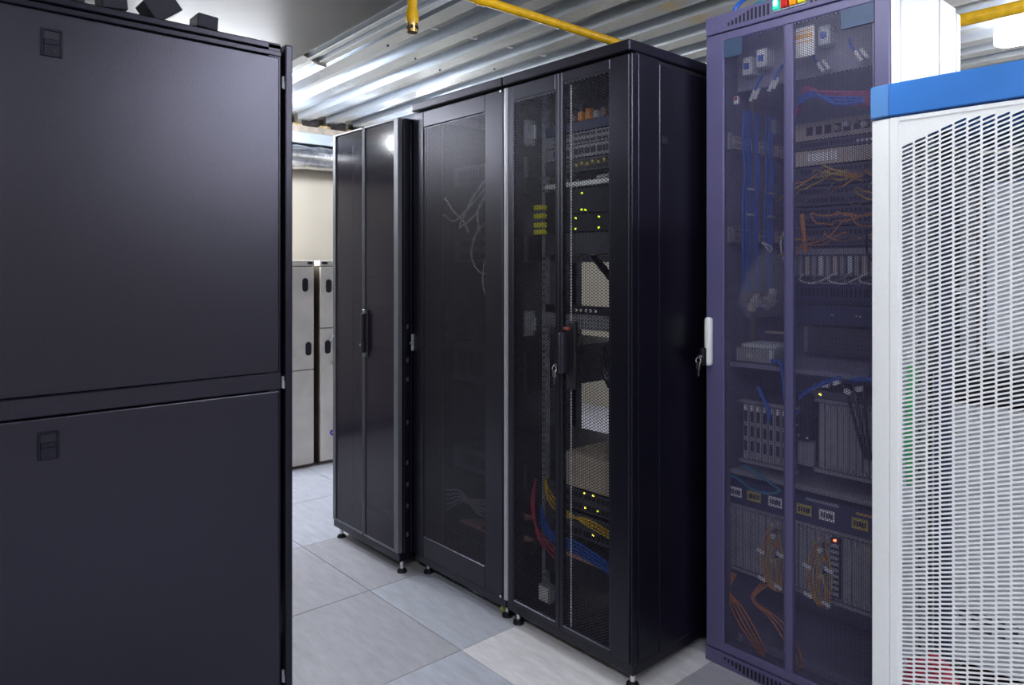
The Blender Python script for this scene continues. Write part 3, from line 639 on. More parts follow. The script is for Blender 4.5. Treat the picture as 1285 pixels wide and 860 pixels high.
device('network_switch', 'black switch with four green lights ' + P, 'switch', gx0, gx1, gy, 2.3, 1.400, 1.458, 'inner', style='blank', leds=((-1.70, 1.446, 'led_g'), (-1.70, 1.410, 'led_g'), (-1.595, 1.446, 'led_g'), (-1.595, 1.410, 'led_g')))
device('blanking_unit', 'plain charcoal blanking panel above the see-through gap ' + P, 'panel', gx0, gx1, gy, 2.25, 1.322, 1.396, 'dgrey', style='blank')
device('power_strip', 'thin black bar with white sockets under the see-through gap ' + P, 'strip', gx0, gx1, gy, gy + 0.06, 1.122, 1.146, 'inner', style='blank')
for k in range(5): tag(obj('socket_mark', bx(-1.700 + 0.022 * k, -1.692 + 0.022 * k, gy - 0.003, gy - 0.0001, 1.128, 1.138), 'paper'), 'white socket mark on the thin black bar %s, %s from the left' % (P, ORD[k]), 'mark', 'white marks on the black bar')
device('rack_shelf', 'grey perforated shelf at mid height ' + P, 'shelf', gx0, gx1, gy, 2.3, 1.068, 1.118, 'pgrey', style='dots', n=26, rows=4)
obj_ = thing('cable_duct', (-1.655, 1.93, 0.66), 'grey vertical cable duct under the perforated shelf', 'duct')
obj('duct_wall', bx(-1.672, -1.640, 1.93, 1.96, 0.70, 1.066, 0.002), 'pgrey', obj_); obj('duct_foot', bx(-1.672, -1.640, 1.93, 2.0, 0.66, 0.70, 0.002), 'pgrey', obj_)
for k in range(5):
    cable('thick black power cable looping under the perforated shelf, %s from the front' % ORD[k], [(-1.50 + 0.01 * k, 1.86 + 0.02 * k, 1.066), (-1.59 - 0.006 * k, 1.85 + 0.02 * k, 1.03), (-1.625 - 0.006 * k, 1.85 + 0.02 * k, 0.95), (-1.585 - 0.004 * k, 1.85 + 0.02 * k, 0.87), (-1.47, 1.86 + 0.02 * k, 0.85 - 0.008 * k)], 0.0075, 'cable_black', 'black power cables under the shelf', 'power_cable')
cable('dark red cable looping beside the black power cables ' + P, [(-1.50, 1.96, 1.066), (-1.60, 1.955, 0.99), (-1.595, 1.955, 0.93), (-1.48, 1.96, 0.86)], 0.006, 'cable_red', None, 'power_cable')
for a, b, lb in ((0.0, 0, 'upper'), (0.045, -0.03, 'lower')):
    cable('black cable slanting across the see-through gap, %s of two' % lb, [(-1.86, 2.05 + a, 1.33 + b), (-1.80, 2.05 + a, 1.27 + b), (-1.70, 2.04 + a, 1.19 + b), (-1.60, 2.02 + a, 1.13)], 0.011, 'cable_black')
cable('thin black cable hanging as an arc in the see-through gap', [(-1.745, 2.12, 1.322), (-1.715, 2.12, 1.28), (-1.72, 2.12, 1.23), (-1.775, 2.12, 1.20), (-1.83, 2.13, 1.20)], 0.0035, 'cable_black')
device('storage_box', 'grey beige box device below the see-through gap ' + P, 'device', gx0 + 0.10, gx1, gy - 0.01, 2.2, 0.532, 0.645, 'beige', 'beige', style='blank')
device('network_switch', 'dark switch with yellow cables below the beige box ' + P, 'switch', gx0, gx1, gy, 2.3, 0.452, 0.522, 'dgrey', n=16, rows=2, leds=((-1.66, 0.515, 'led_y'), (-1.62, 0.517, 'led_y'), (-1.60, 0.470, 'led_g'), (-1.655, 0.468, 'led_y')))
device('network_switch', 'dark switch with blue cables in the lower half ' + P, 'switch', gx0, gx1, gy, 2.3, 0.360, 0.440, 'dgrey', n=16, rows=2, leds=((-1.62, 0.385, 'led_y'),))
device('rack_server', 'black server near the bottom with a copper strip ' + P, 'server', gx0, gx1, gy, 2.3, 0.20, 0.285, 'inner', style='vents', n=18)
tag(obj('copper_bar', bx(-1.80, -1.46, gy - 0.012, gy - 0.0055, 0.288, 0.302, 0.001), 'copper'), 'copper grounding strip near the bottom ' + P, 'bar')
for k, lb in enumerate(('first', 'second', 'third')):
    cable('yellow patch cable sagging across the lower half %s, %s from the top' % (P, ORD[k]), [(-1.83, 1.775, 0.535 - 0.01 * k), (-1.80, 1.765, 0.50 - 0.02 * k), (-1.72, 1.76, 0.455 - 0.012 * k), (-1.62, 1.765, 0.425 + 0.01 * k), (-1.50, 1.775, 0.40 + 0.01 * k)], 0.0036, 'cable_yellow', 'yellow cables in the double-door rack')
for k in range(4):
    cable('blue patch cable in the lower half %s, %s from the top' % (P, ORD[k]), [(-1.86, 1.78, 0.43 - 0.02 * k), (-1.79, 1.765, 0.36 - 0.01 * k), (-1.66, 1.765, 0.355 - 0.012 * k), (-1.50, 1.775, 0.315 - 0.01 * k)], 0.0036, 'cable_blue', 'blue cables in the double-door rack')
for k in range(3):
    cable('dark red patch cable by the left rail %s, %s from the left' % (P, ORD[k]), [(-1.885, 1.78, 0.52), (-1.895 + 0.006 * k, 1.77, 0.42), (-1.86, 1.77, 0.34 - 0.012 * k), (-1.77, 1.765, 0.31 - 0.02 * k)], 0.0034, 'cable_red', 'red cables in the double-door rack')
for k, (z, m) in enumerate(((1.492, 'cable_olive'), (1.462, 'cable_olive'), (1.430, 'cable_olive'), (1.405, 'cable_olive'))):
    t = tag(obj('cable_plug', bx(-1.886, -1.842, 1.770, 1.798, z - 0.010, z + 0.008, 0.003), 'lens_y'), 'bright yellow plug on the zinc rail behind the left mesh door, %s from the top' % ORD[k], 'plug', 'yellow plugs on the zinc rail')
for z, lb in ((1.76, 'upper'), (1.07, 'lower')):
    t = thing('bracket_box', (-1.92, 1.775, z), '%s grey bracket box on the inner left side behind the left mesh door' % lb, 'bracket')
    obj('box_body', bx(-1.948, -1.905, 1.755, 1.80, z - 0.04, z + 0.05, 0.003), 'pgrey', t); obj('box_tab', bx(-1.905, -1.885, 1.775, 1.785, z - 0.02, z + 0.03, 0.001), 'zinc', t)
t = thing('power_socket', (-1.83, 1.77, 0.12), 'grey wall-style socket box near the floor of the double-door rack', 'socket')
obj('socket_body', bx(-1.845, -1.79, 1.755, 1.79, 0.105, 0.165, 0.004), 'pgrey', t); obj('socket_face', bx(-1.84, -1.795, 1.7535, 1.756, 0.11, 0.16), 'paper', t)

# contents of the wide-door rack
P = 'behind the wide mesh door'
device('rack_server', 'black server in the upper half ' + P, 'server', BX0 + 0.066, BX1 - 0.066, 1.86, 2.5, 1.62, 1.70, 'dgrey', style='vents', n=20, earm='inner')
device('rack_server', 'black server at mid height ' + P, 'server', BX0 + 0.066, BX1 - 0.066, 1.86, 2.5, 1.30, 1.40, 'dgrey', style='ports', n=20, rows=2, earm='inner')
device('rack_server', 'black server in the lower half ' + P, 'server', BX0 + 0.066, BX1 - 0.066, 1.86, 2.5, 0.80, 0.96, 'dgrey', style='vents', n=20, earm='inner')
device('rack_server', 'long dark server under the copper boards ' + P, 'server', BX0 + 0.066, BX1 - 0.066, 1.86, 2.5, 0.43, 0.52, 'dgrey', style='ports', n=20, rows=1, earm='inner')
wc = [[(-2.18, 1.82, 1.62), (-2.25, 1.81, 1.56), (-2.33, 1.80, 1.50), (-2.40, 1.80, 1.47), (-2.47, 1.80, 1.50)], [(-2.16, 1.82, 1.62), (-2.21, 1.81, 1.55), (-2.27, 1.80, 1.48), (-2.36, 1.80, 1.44)],
      [(-2.46, 1.80, 1.57), (-2.40, 1.80, 1.51), (-2.34, 1.80, 1.47), (-2.30, 1.80, 1.42)], [(-2.20, 1.80, 1.45), (-2.26, 1.80, 1.40), (-2.28, 1.80, 1.32), (-2.23, 1.80, 1.26), (-2.16, 1.80, 1.25)],
      [(-2.15, 1.80, 1.36), (-2.20, 1.80, 1.29), (-2.205, 1.80, 1.20), (-2.16, 1.80, 1.13), (-2.13, 1.80, 1.12)], [(-2.14, 1.80, 1.66), (-2.22, 1.80, 1.60), (-2.28, 1.80, 1.55), (-2.36, 1.80, 1.45)], [(-2.13, 1.82, 1.64), (-2.19, 1.81, 1.58), (-2.24, 1.80, 1.50), (-2.23, 1.80, 1.42)]]
for k, p in enumerate(wc): cable('pale grey cable behind the wide mesh door, ' + ('topmost long bend to the left', 'short bend beside the topmost', 'leftmost short slant', 'upper loop at the right edge', 'lowest loop at the right edge', 'long slant from the top right', 'inner slant near the right edge')[k], p, 0.0038, 'cable_white', 'pale cables behind the wide mesh door')
for z, lb in ((0.300, 'upper'), (0.215, 'lower')):
    t = thing('expansion_board', (-2.2, 1.85, z), '%s copper coloured board lying low %s' % (lb, P), 'board')
    obj('board', bx(-2.36, -2.07, 1.80, 1.95, z, z + 0.012, 0.001, rot=Matrix.Rotation(R(-14), 3, 'X')), 'copper', t)
    obj('board_strap', bx(-2.22, -2.20, 1.795, 1.95, z + 0.010, z + 0.018, 0.001, rot=Matrix.Rotation(R(-14), 3, 'X')), 'inner', t)
device('rack_shelf', 'black shelf under the copper boards ' + P, 'shelf', BX0 + 0.066, BX1 - 0.066, 1.82, 2.4, 0.165, 0.178, 'inner', style='blank', earm='inner')
for k in range(5):
    cable('thin grey cable draped over the copper boards, %s from below at the left' % ORD[k], [(-2.43, 1.79, 0.27 + 0.02 * k), (-2.32, 1.78, 0.33 + 0.01 * k), (-2.22, 1.78, 0.36 - 0.012 * k), (-2.10, 1.79, 0.39 - 0.02 * k)], 0.0036, 'cable_grey', 'grey cables over the copper boards')
for k, x in enumerate((-2.25, -2.235, -2.215)):
    cable('pale cable from under the wide-door rack to the floor, %s from the left' % ORD[k], [(x, 1.78, 0.08), (x + 0.01, 1.775, 0.05), (x + 0.03, 1.765, 0.008), (x + 0.06, 1.80, 0.006)], 0.005, 'cable_white' if k < 2 else 'cable_grey', 'pale cables under the wide-door rack')
cable('yellow green earth cable dropping from the wide-door rack to the floor', [(-2.012, 1.75, 0.08), (-2.012, 1.745, 0.05), (-2.016, 1.74, 0.014), (-2.03, 1.78, 0.010)], 0.010, 'cable_olive')

# ------------------------------------------------------------------ lavender rack with beacons
DX0, DX1, DY, DB = -1.345, -0.770, 2.03, 2.57
D = thing('server_rack', ((DX0 + DX1) / 2, 2.3, 0), 'tall lavender rack with fine mesh door, coloured beacon lights and white side', 'rack')
kick = obj('kick_plate', bx(DX0, DX1, DY + 0.002, DY + 0.03, 0.0, 0.045, 0.002), 'lav', D)
bm = B()
for q in range(36):
    x = -1.275 + q * 0.0133; h = min(1, 0.25 + q * 0.14) * 0.026; box(bm, x, x + 0.0068, DY + 0.0005, DY + 0.004, 0.034 - h, 0.034)
obj('kick_slots', bm, 'port', D, kind='stuff')
obj('brow', bx(DX0, DX1, DY + 0.002, DY + 0.03, 2.031, 2.090, 0.004, 2), 'lav', D)
bm = B()
for q in range(33):
    x = -1.262 + q * 0.0135; h = min(1, 0.3 + q * 0.12) * 0.034
    if -1.118 < x < -1.0 or x > -0.86: continue
    box(bm, x, x + 0.0062, DY + 0.0005, DY + 0.004, 2.045, 2.045 + h)
obj('brow_slots', bm, 'port', D, kind='stuff')
for k, (m, nm) in enumerate((('lens_g', 'lit green'), ('lens_r', 'red'), ('lens_o', 'orange'), ('lens_y', 'yellow'))):
    x = -1.104 + 0.0262 * k
    bm = B(); box(bm, x, x + 0.021, DY - 0.012, DY + 0.003, 2.050, 2.0845, 0.003, 2); o = obj('beacon_light', bm, m, D); o['label'] = nm + ' beacon lens'
    s = obj('beacon_rim', bx(x - 0.001, x + 0.022, DY - 0.003, DY + 0.002, 2.0465, 2.0505), 'silverl', o)
    if k == 0: obj('lamp_glow', bx(x + 0.005, x + 0.016, DY - 0.0135, DY - 0.011, 2.060, 2.077, 0.002), 'lens_core', o)
bm = B(); frame4(bm, DX0 + 0.004, DX1 - 0.003, 0.050, 2.027, DY, DY + 0.022, 0.065, 0.0415, 0.028, 0.027, 0.003)
box(bm, -1.069, -1.045, DY - 0.0005, DY + 0.018, 0.078, 2.0, 0.002); dd = obj('door', bm, 'lav', D)
hexsheet('mesh_panel', -1.276, -1.069, 0.078, 2.0, DY + 0.005, 0.0070, 0.0031, 'lav_mesh', dd)
hexsheet('mesh_panel', -1.045, -0.815, 0.078, 2.0, DY + 0.005, 0.0070, 0.0031, 'lav_mesh', dd)
for x0, x1 in ((-1.2765, -1.211), (-0.904, -0.8145)): obj('name_strip', bx(x0, x1, DY + 0.001, DY + 0.0045, 1.945, 2.0), 'slate', dd)
bm = bx(-1.336, -1.310, DY - 0.024, DY + 0.001, 0.960, 1.118, 0.011, 3); obj('handle', bm, 'white', dd, smooth=True)
bm = bx(-1.338, -1.322, DY - 0.040, DY - 0.022, 0.962, 1.020, 0.005, 2); obj('lock', bm, 'rubber', dd, smooth=True)
key_bunch(dd, -1.332, DY - 0.040, 0.992)
# shell
obj('corner_strip', bx(DX1 - 0.003, DX1 + 0.002, DY + 0.003, DY + 0.028, 0.0, 2.085, 0.002), 'silverl', D)
obj('corner_strip', bx(DX1 - 0.003, DX1 + 0.001, DY + 0.030, DY + 0.060, 0.0, 2.085, 0.004, 2), 'silverl', D)
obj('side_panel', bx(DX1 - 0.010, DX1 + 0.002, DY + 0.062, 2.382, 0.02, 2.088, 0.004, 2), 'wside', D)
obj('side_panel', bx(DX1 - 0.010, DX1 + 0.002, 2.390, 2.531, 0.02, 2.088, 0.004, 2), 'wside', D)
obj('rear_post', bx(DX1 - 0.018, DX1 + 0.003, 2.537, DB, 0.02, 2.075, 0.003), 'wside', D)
obj('side_panel', bx(DX0, DX0 + 0.008, DY + 0.03, DB, 0.0, 2.08), 'lav_in', D)
obj('rear_panel', bx(DX0 + 0.008, DX1 - 0.018, DB - 0.01, DB, 0.0, 2.08), 'lav_in', D)
obj('base_panel', bx(DX0 + 0.008, DX1 - 0.018, DY + 0.03, DB - 0.01, 0.0, 0.02), 'lav_in', D)
obj('post', bx(-1.335, -1.295, DY + 0.04, DY + 0.075, 0.02, 2.05, 0.003), 'lav_in', D)
obj('post', bx(-0.825, -0.785, DY + 0.04, DY + 0.075, 0.02, 2.05, 0.003), 'lav_in', D)
cable('blue cable looping up over the slotted top of the lavender rack', [(-1.262, 2.065, 2.075), (-1.258, 2.075, 2.115), (-1.215, 2.085, 2.140), (-1.165, 2.085, 2.130), (-1.130, 2.075, 2.100), (-1.12, 2.068, 2.075)], 0.007, 'cable_blue')
cable('thin teal cable beside the blue loop on top of the lavender rack', [(-1.235, 2.09, 2.08), (-1.20, 2.10, 2.118), (-1.16, 2.10, 2.108), (-1.13, 2.09, 2.08)], 0.004, 'cable_teal')

P = 'in the lavender rack'
# small breakers, paper label at the top
for k, (x, y, z, lb) in enumerate(((-1.235, 2.10, 1.925, 'left'), (-1.185, 2.10, 1.94, 'middle'), (-0.985, 2.10, 1.965, 'right'))):
    t = thing('circuit_breaker', (x, y, z), 'small white and blue breaker at the top %s, %s of three' % (P, lb), 'breaker')
    obj('breaker_body', bx(x - 0.018, x + 0.018, y, y + 0.05, z - 0.028, z + 0.030, 0.003), 'pale', t); obj('toggle', bx(x - 0.007, x + 0.007, y - 0.008, y + 0.001, z - 0.010, z + 0.008, 0.001), 'cable_blue', t); obj('breaker_tag', bx(x - 0.012, x + 0.010, y - 0.001, y + 0.001, z + 0.012, z + 0.026), 'paper', t)
device('breaker_mount', 'grey mounting plate carrying the breakers at the top ' + P, 'plate', -1.285, -0.83, 2.150, 2.165, 1.86, 2.04, 'lav_in', 'lav_in', style='blank')
t = thing('paper_sheet', (-1.03, 2.06, 1.90), 'white paper sheet with an orange band behind the top of the lavender mesh', 'paper')
obj('sheet', bx(-1.088, -0.994, 2.062, 2.0628, 1.902, 1.990), 'paper', t)
for a, b in ((1.956, 1.970), (1.944, 1.948), (1.976, 1.980)): obj('print_band', bx(-1.066, -1.0, 2.0613, 2.0621, a, b), 'olabel', t)
# plugs hanging on blue leads
plg = (((-1.225, 2.12, 1.835), (0.5, 0, 1), 'white plug on a blue lead, lower left of the breakers'), ((-1.160, 2.12, 1.855), (0.55, 0, 1), 'white plug pair left of the centre bar below the breakers'),
       ((-1.005, 2.12, 1.880), (-0.6, 0, 1), 'white plug pair right of the centre bar below the paper sheet'), ((-0.895, 2.12, 1.890), (-0.6, 0, 1), 'white plug pair on blue leads near the right mesh edge'))
for (x, y, z), d, lb in plg:
    t = thing('cable_plug', (x, y, z), lb + ' ' + P, 'plug'); dv = Vector(d).normalized()
    for s in (0, 1):
        o = Vector((x + 0.016 * s, y, z + 0.004 * s)); bm = B(); cyl(bm, o - dv * 0.022, o + dv * 0.014, 0.0055, seg=8); pb = obj('plug_body', bm, 'cable_white', t)
    bm = B(); tube(bm, [Vector((x, y, z)) + dv * 0.014, Vector((x, y, z)) + dv * 0.04, (x + dv.x * 0.06, y + 0.015, z + 0.06)], 0.004); obj('lead', bm, 'cable_blue', t)
t = thing('cable_tag', (-1.272, 2.11, 1.82), 'small white and orange tag at the upper left ' + P, 'tag'); obj('tag_body', bx(-1.284, -1.266, 2.10, 2.11, 1.81, 1.835, 0.002), 'paper', t); obj('tag_band', bx(-1.281, -1.269, 2.0985, 2.1005, 1.822, 1.832), 'red', t)
for k in range(5):
    cable('plum red cable in the bundle %s, %s from the front' % (P, ORD[k]), [(-1.13, 2.2 + 0.01 * k, 1.76 + 0.006 * k), (-1.085, 2.19, 1.82 + 0.006 * k), (-1.02, 2.18 + 0.01 * k, 1.815 - 0.004 * k), (-0.94, 2.19, 1.80 - 0.008 * k), (-0.84, 2.2, 1.79 - 0.012 * k)], 0.0055, 'cable_pink', 'plum cables in the lavender rack')
for k in range(3):
    cable('blue cable in the plum bundle %s, %s from below' % (P, ORD[k]), [(-1.10, 2.17, 1.79 + 0.01 * k), (-1.05, 2.165, 1.805 + 0.006 * k), (-0.98, 2.165, 1.79 - 0.01 * k), (-0.90, 2.17, 1.775 - 0.006 * k)], 0.005, 'cable_blue', 'blue cables in the plum bundle')
# left wall: cable field
for z, lb in ((1.667, 'upper'), (1.362, 'lower')):
    t = thing('patch_bay', (-1.29, 2.26, z), '%s pale patch strip on the left inner wall of the lavender rack' % lb, 'panel')
    obj('strip_back', bx(-1.336, -1.300, 2.075, 2.455, z, z + 0.046, 0.002), 'lav_in', t)
    for a, b in ((2.105, 2.225), (2.265, 2.375), (2.395, 2.45)):
        bl = obj('port_block', bx(-1.300, -1.286, a, b, z + 0.003, z + 0.043, 0.002), 'beige' if z > 1.5 else 'pgrey', t)
        bm = B(); n = int((b - a) / 0.014)
        for r_ in (0, 1):
            for q in range(n): box(bm, -1.2872, -1.285, a + 0.014 * q + 0.003, a + 0.014 * q + 0.010, z + 0.008 + 0.020 * r_, z + 0.018 + 0.020 * r_)
        obj('sockets', bm, 'lav_in' if z > 1.5 else 'dgrey', bl, kind='stuff')
    obj('end_frame', bx(-1.302, -1.285, 2.075, 2.100, z - 0.004, z + 0.050, 0.002), 'silverl', t)
bm = bx(-1.31, -1.292, 2.245, 2.262, 0.95, 1.95, 0.003); tag(obj('conduit', bm, 'brown'), 'brown vertical conduit on the left inner wall of the lavender rack', 'conduit')
for k, y in enumerate((2.150, 2.172, 2.190, 2.222, 2.236, 2.292, 2.318, 2.334, 2.432)):
    cable('blue cable up the left inner wall of the lavender rack, %s from the front' % ORD[k], [(-1.280, y + 0.01, 1.80), (-1.278, y, 1.70), (-1.276, y + 0.006, 1.6), (-1.276, y - 0.006, 1.5), (-1.278, y, 1.35), (-1.282, y + 0.01, 1.20)], 0.0042, 'cable_blue', 'blue cables on the left inner wall')
for k, (y, z) in enumerate(((2.18, 1.535), (2.315, 1.53), (2.18, 1.45), (2.315, 1.45))):
    tag(obj('cable_tie', bx(-1.270, -1.266, y - 0.022, y + 0.022, z, z + 0.006), 'cable_white'), 'white tie around the blue cables, %s' % ('upper front', 'upper rear', 'lower front', 'lower rear')[k], 'tie', 'white cable ties in the lavender rack')
cable('white braided lead bending down beside the centre bar ' + P, [(-1.283, 2.47, 1.55), (-1.270, 2.44, 1.46), (-1.262, 2.42, 1.43), (-1.262, 2.37, 1.38), (-1.262, 2.37, 1.34), (-1.262, 2.40, 1.29), (-1.27, 2.46, 1.25)], 0.004, 'cable_white')
tag(obj('relay', bx(-1.29, -1.265, 2.335, 2.36, 1.74, 1.79, 0.003), 'pgrey'), 'small grey relay above the upper patch strip on the left inner wall', 'relay')
# plastic bag
bm = B(); rows = []
random.seed(3)
for i in range(12):
    u = i / 11; z = 1.335 - 0.215 * u; wd = (0.030 + 0.25 * u) if u < 0.35 else (0.1175 + 0.035 * min(1, (u - 0.35) * 3)); wd *= 1 - 0.30 * max(0, (u - 0.8) * 5); cy = 2.245 - 0.04 * u; dpt = 0.008 + 0.034 * math.sin(math.pi * min(1, u * 0.95 + 0.05))
    ring = []
    for k in range(20):
        th = 2 * math.pi * k / 20; ring.append(bm.verts.new((-1.235 + dpt * math.sin(th) + random.uniform(-0.004, 0.004), cy + wd * math.cos(th) + random.uniform(-0.006, 0.006), z + random.uniform(-0.006, 0.006))))
    rows.append(ring)
for i in range(11):
    for k in range(20): bm.faces.new((rows[i][k], rows[i][(k + 1) % 20], rows[i + 1][(k + 1) % 20], rows[i + 1][k]))
bm.faces.new(rows[-1])
bag = thing('plastic_bag', (-1.24, 2.23, 1.12), 'clear plastic bag of small parts hanging under the lower patch strip in the lavender rack', 'bag')
obj('bag_film', bm, 'film', bag)
bm = B(); tube(bm, [(-1.262, 2.25, 1.362), (-1.24, 2.262, 1.345), (-1.235, 2.245, 1.33), (-1.24, 2.232, 1.345), (-1.262, 2.24, 1.362)], 0.003); obj('bag_string', bm, 'cable_white', bag)
for k in range(9):
    y = 2.135 + 0.018 * k; bm = B(); box(bm, -1.248, -1.226, y - 0.012, y + 0.010, 1.135 + 0.012 * (k % 3), 1.165 + 0.014 * (k % 4), 0.004, rot=Matrix.Rotation(R(23 * k), 3, 'X')); obj('small_part', bm, 'pale' if k % 3 else 'beige', bag)
# shelf and router
device('rack_shelf', 'grey shelf carrying the small router ' + P, 'shelf', -1.29, -0.835, 2.10, 2.46, 0.955, 0.970, 'lav_in', 'lav_in', style='blank')
rt = thing('router', (-1.215, 2.18, 0.97), 'small lavender grey router with domed top on the shelf in the lavender rack', 'router')
obj('router_body', bx(-1.285, -1.150, 2.115, 2.255, 0.972, 1.018, 0.004, 2), 'pgrey', rt)
obj('router_top', bx(-1.275, -1.160, 2.125, 2.250, 1.016, 1.032, 0.012, 3), 'pale', rt, smooth=True)
obj('router_label', bx(-1.245, -1.222, 2.1135, 2.1155, 0.986, 1.000), 'beige', rt)
bm = B()
for k in range(5): box(bm, -1.165, -1.154, 2.1135, 2.116, 0.978 + 0.008 * k, 0.983 + 0.008 * k)
obj('router_vents', bm, 'paper', rt, kind='stuff')
obj('shelf_strip', bx(-1.285, -1.19, 2.30, 2.31, 1.052, 1.060), 'beige', D)
for k, (pts, lb) in enumerate((([(-1.15, 2.10, 0.985), (-1.115, 2.09, 0.985), (-1.105, 2.09, 0.93), (-1.095, 2.09, 0.86), (-1.06, 2.095, 0.835)], 'left'), ([(-1.055, 2.09, 0.885), (-1.02, 2.085, 0.915), (-0.965, 2.085, 0.945), (-0.93, 2.09, 0.962)], 'right'), ([(-1.19, 2.09, 0.90), (-1.165, 2.085, 0.86), (-1.15, 2.085, 0.83), (-1.155, 2.09, 0.80)], 'lower'), ([(-0.90, 2.09, 0.955), (-0.86, 2.085, 0.965), (-0.835, 2.09, 0.96)], 'far right'))):
    cable('bright blue cable hanging from the router shelf, %s of four' % lb, pts, 0.0065, 'cable_blue', None)
for k in range(5):
    x = -1.02 + 0.033 * k
    tag(obj('cable_plug', bx(x, x + 0.020, 2.085, 2.10, 0.915 + 0.011 * (k % 3), 0.928 + 0.013 * (k % 3), 0.002, rot=Matrix.Rotation(R((k * 53) % 90 - 45), 3, 'Y')), 'cable_white'), 'small white plug by the router shelf %s, %s from the left' % (P, ORD[k]), 'plug', 'white plugs by the router shelf')
for k in range(3):
    cable('black cable hanging at the right %s, %s from the left' % (P, ORD[k]), [(-0.93 + 0.03 * k, 2.10, 0.95), (-0.90 + 0.02 * k, 2.085, 0.88), (-0.875 + 0.012 * k, 2.08, 0.80), (-0.86 + 0.008 * k, 2.085, 0.74)], 0.0045, 'cable_black', 'black cables at the right of the lavender rack')
# rear-mounted equipment, right half
ex0, ex1, ey = -1.255, -0.835, 2.41
device('network_switch', 'pale modular switch topmost at the back ' + P, 'switch', ex0 + 0.02, ex1, ey, 2.54, 1.715, 1.775, 'beige', style='ports', n=10, rows=1)
device('patch_bay', 'dark slim panel between the two pale units at the back ' + P, 'panel', ex0, ex1, ey, 2.54, 1.682, 1.712, 'dgrey', style='ports', n=24, rows=1)
device('network_switch', 'pale switch with a white label block at the back ' + P, 'switch', ex0, ex1, ey, 2.54, 1.628, 1.679, 'beige', style='blank')
for k in range(8): tag(obj('wire_label', bx(-1.185 + 0.013 * k, -1.175 + 0.013 * k, ey - 0.005, ey - 0.0001, 1.640, 1.668), 'paper'), 'white label on the pale rear switch %s, %s from the left' % (P, ORD[k]), 'label', 'white label block in the lavender rack')
for k in range(4): tag(obj('wire_label', bx(-1.02 + 0.014 * k, -1.010 + 0.014 * k, ey - 0.005, ey - 0.0001, 1.690, 1.698), 'paper'), 'tiny white label on the slim rear panel %s, %s from left' % (P, ORD[k]), 'label', 'tiny white labels in the lavender rack')
for k in range(7): tag(obj('cable_connector', bx(-1.09 + 0.03 * k, -1.072 + 0.03 * k, ey - 0.025, ey - 0.001, 1.735 + 0.008 * (k % 3), 1.750 + 0.008 * (k % 3), 0.003), 'paper' if k % 2 else 'beige'), 'pale connector in the topmost rear switch %s, %s from the left' % (P, ORD[k]), 'connector', 'pale connectors in the topmost switch')
for q, z in enumerate((1.56, 1.49, 1.42, 1.35)):
    device('patch_bay', ('dark patch panel with yellow cables, topmost of four at the back ', 'dark patch panel with yellow cables, second of four at the back ', 'dark patch panel with orange cables, third of four at the back ', 'dark patch panel with orange cables, lowest of four at the back ')[q] + P, 'panel', ex0, ex1, ey, 2.53, z, z + 0.062, 'dgrey', n=24, rows=2)
random.seed(11)
for k in range(44):
    z = random.choice((1.59, 1.52, 1.45, 1.38)) + random.uniform(-0.015, 0.015); x = random.uniform(-1.17, -0.86); up = z > 1.47
    m = random.choice(('cable_yellow', 'cable_yellow', 'cable_orange', 'cable_olive', 'brown')) if up else random.choice(('cable_orange', 'cable_orange', 'cable_yellow', 'brown'))
    dx = random.choice((-1, 1)) * random.uniform(0.05, 0.12); dz = random.uniform(-0.07, 0.03)
    lv = ('topmost', 'second', 'third', 'lowest')[min(3, int((1.62 - z) / 0.07))]; cn = {'cable_yellow': 'yellow', 'cable_orange': 'orange', 'cable_olive': 'olive', 'brown': 'brown'}[m]
    cable('%s patch cable on the %s dark rear patch panel %s' % (cn, lv, P), [(x, ey - 0.002, z), (x + dx * 0.1, ey - 0.035, z - 0.005), (x + dx * 0.6, ey - 0.05 - random.uniform(0, 0.03), z + dz * 0.7 - 0.01), (x + dx, ey - 0.035, z + dz), (x + dx * 1.3, ey - 0.002, z + dz - 0.01)], 0.0028, m, '%s cables on the %s rear patch panel' % (cn, lv))
cable('thick orange cable dropping straight down at the back ' + P, [(-1.185, 2.37, 1.46), (-1.18, 2.365, 1.42), (-1.175, 2.365, 1.37), (-1.175, 2.37, 1.33)], 0.008, 'cable_orange')
cable('black cable curving down at the right of the orange tangle ' + P, [(-0.90, 2.34, 1.43), (-0.95, 2.33, 1.39), (-0.955, 2.33, 1.33), (-0.93, 2.34, 1.28)], 0.004, 'cable_black')
ds = thing('distribution_frame', (-1.04, 2.41, 1.25), 'distribution frame of pale vertical terminal strips at the back of the lavender rack', 'panel')
obj('frame_back', bx(ex0, ex1, ey + 0.004, 2.52, 1.24, 1.345, 0.002), 'dgrey', ds); obj('frame_bar', bx(ex0, ex1, ey - 0.002, ey + 0.004, 1.322, 1.342, 0.001), 'pgrey', ds)
for k in range(17): obj('terminal_strip', bx(ex0 + 0.015 + 0.0240 * k, ex0 + 0.029 + 0.0240 * k, ey - 0.008, ey + 0.003, 1.250, 1.316, 0.001), ('pale', 'pgrey', 'beige', 'pgrey')[k % 4], ds)
device('network_switch', 'dark navy switch under the distribution frame ' + P, 'switch', ex0, ex1, ey, 2.54, 1.165, 1.222, 'navy', n=24, rows=1)
device('network_switch', 'dark navy unit with small amber marks at mid height ' + P, 'switch', ex0, ex1, ey, 2.54, 1.085, 1.150, 'navy', style='blank', leds=((-1.10, 1.118, 'beige'), (-1.02, 1.118, 'beige'), (-1.01, 1.118, 'beige'), (-0.95, 1.115, 'olabel')))
device('rack_server', 'dark perforated server above the router shelf ' + P, 'server', ex0 + 0.07, ex1, ey, 2.54, 0.985, 1.075, 'dgrey', style='dots', n=26, rows=6)
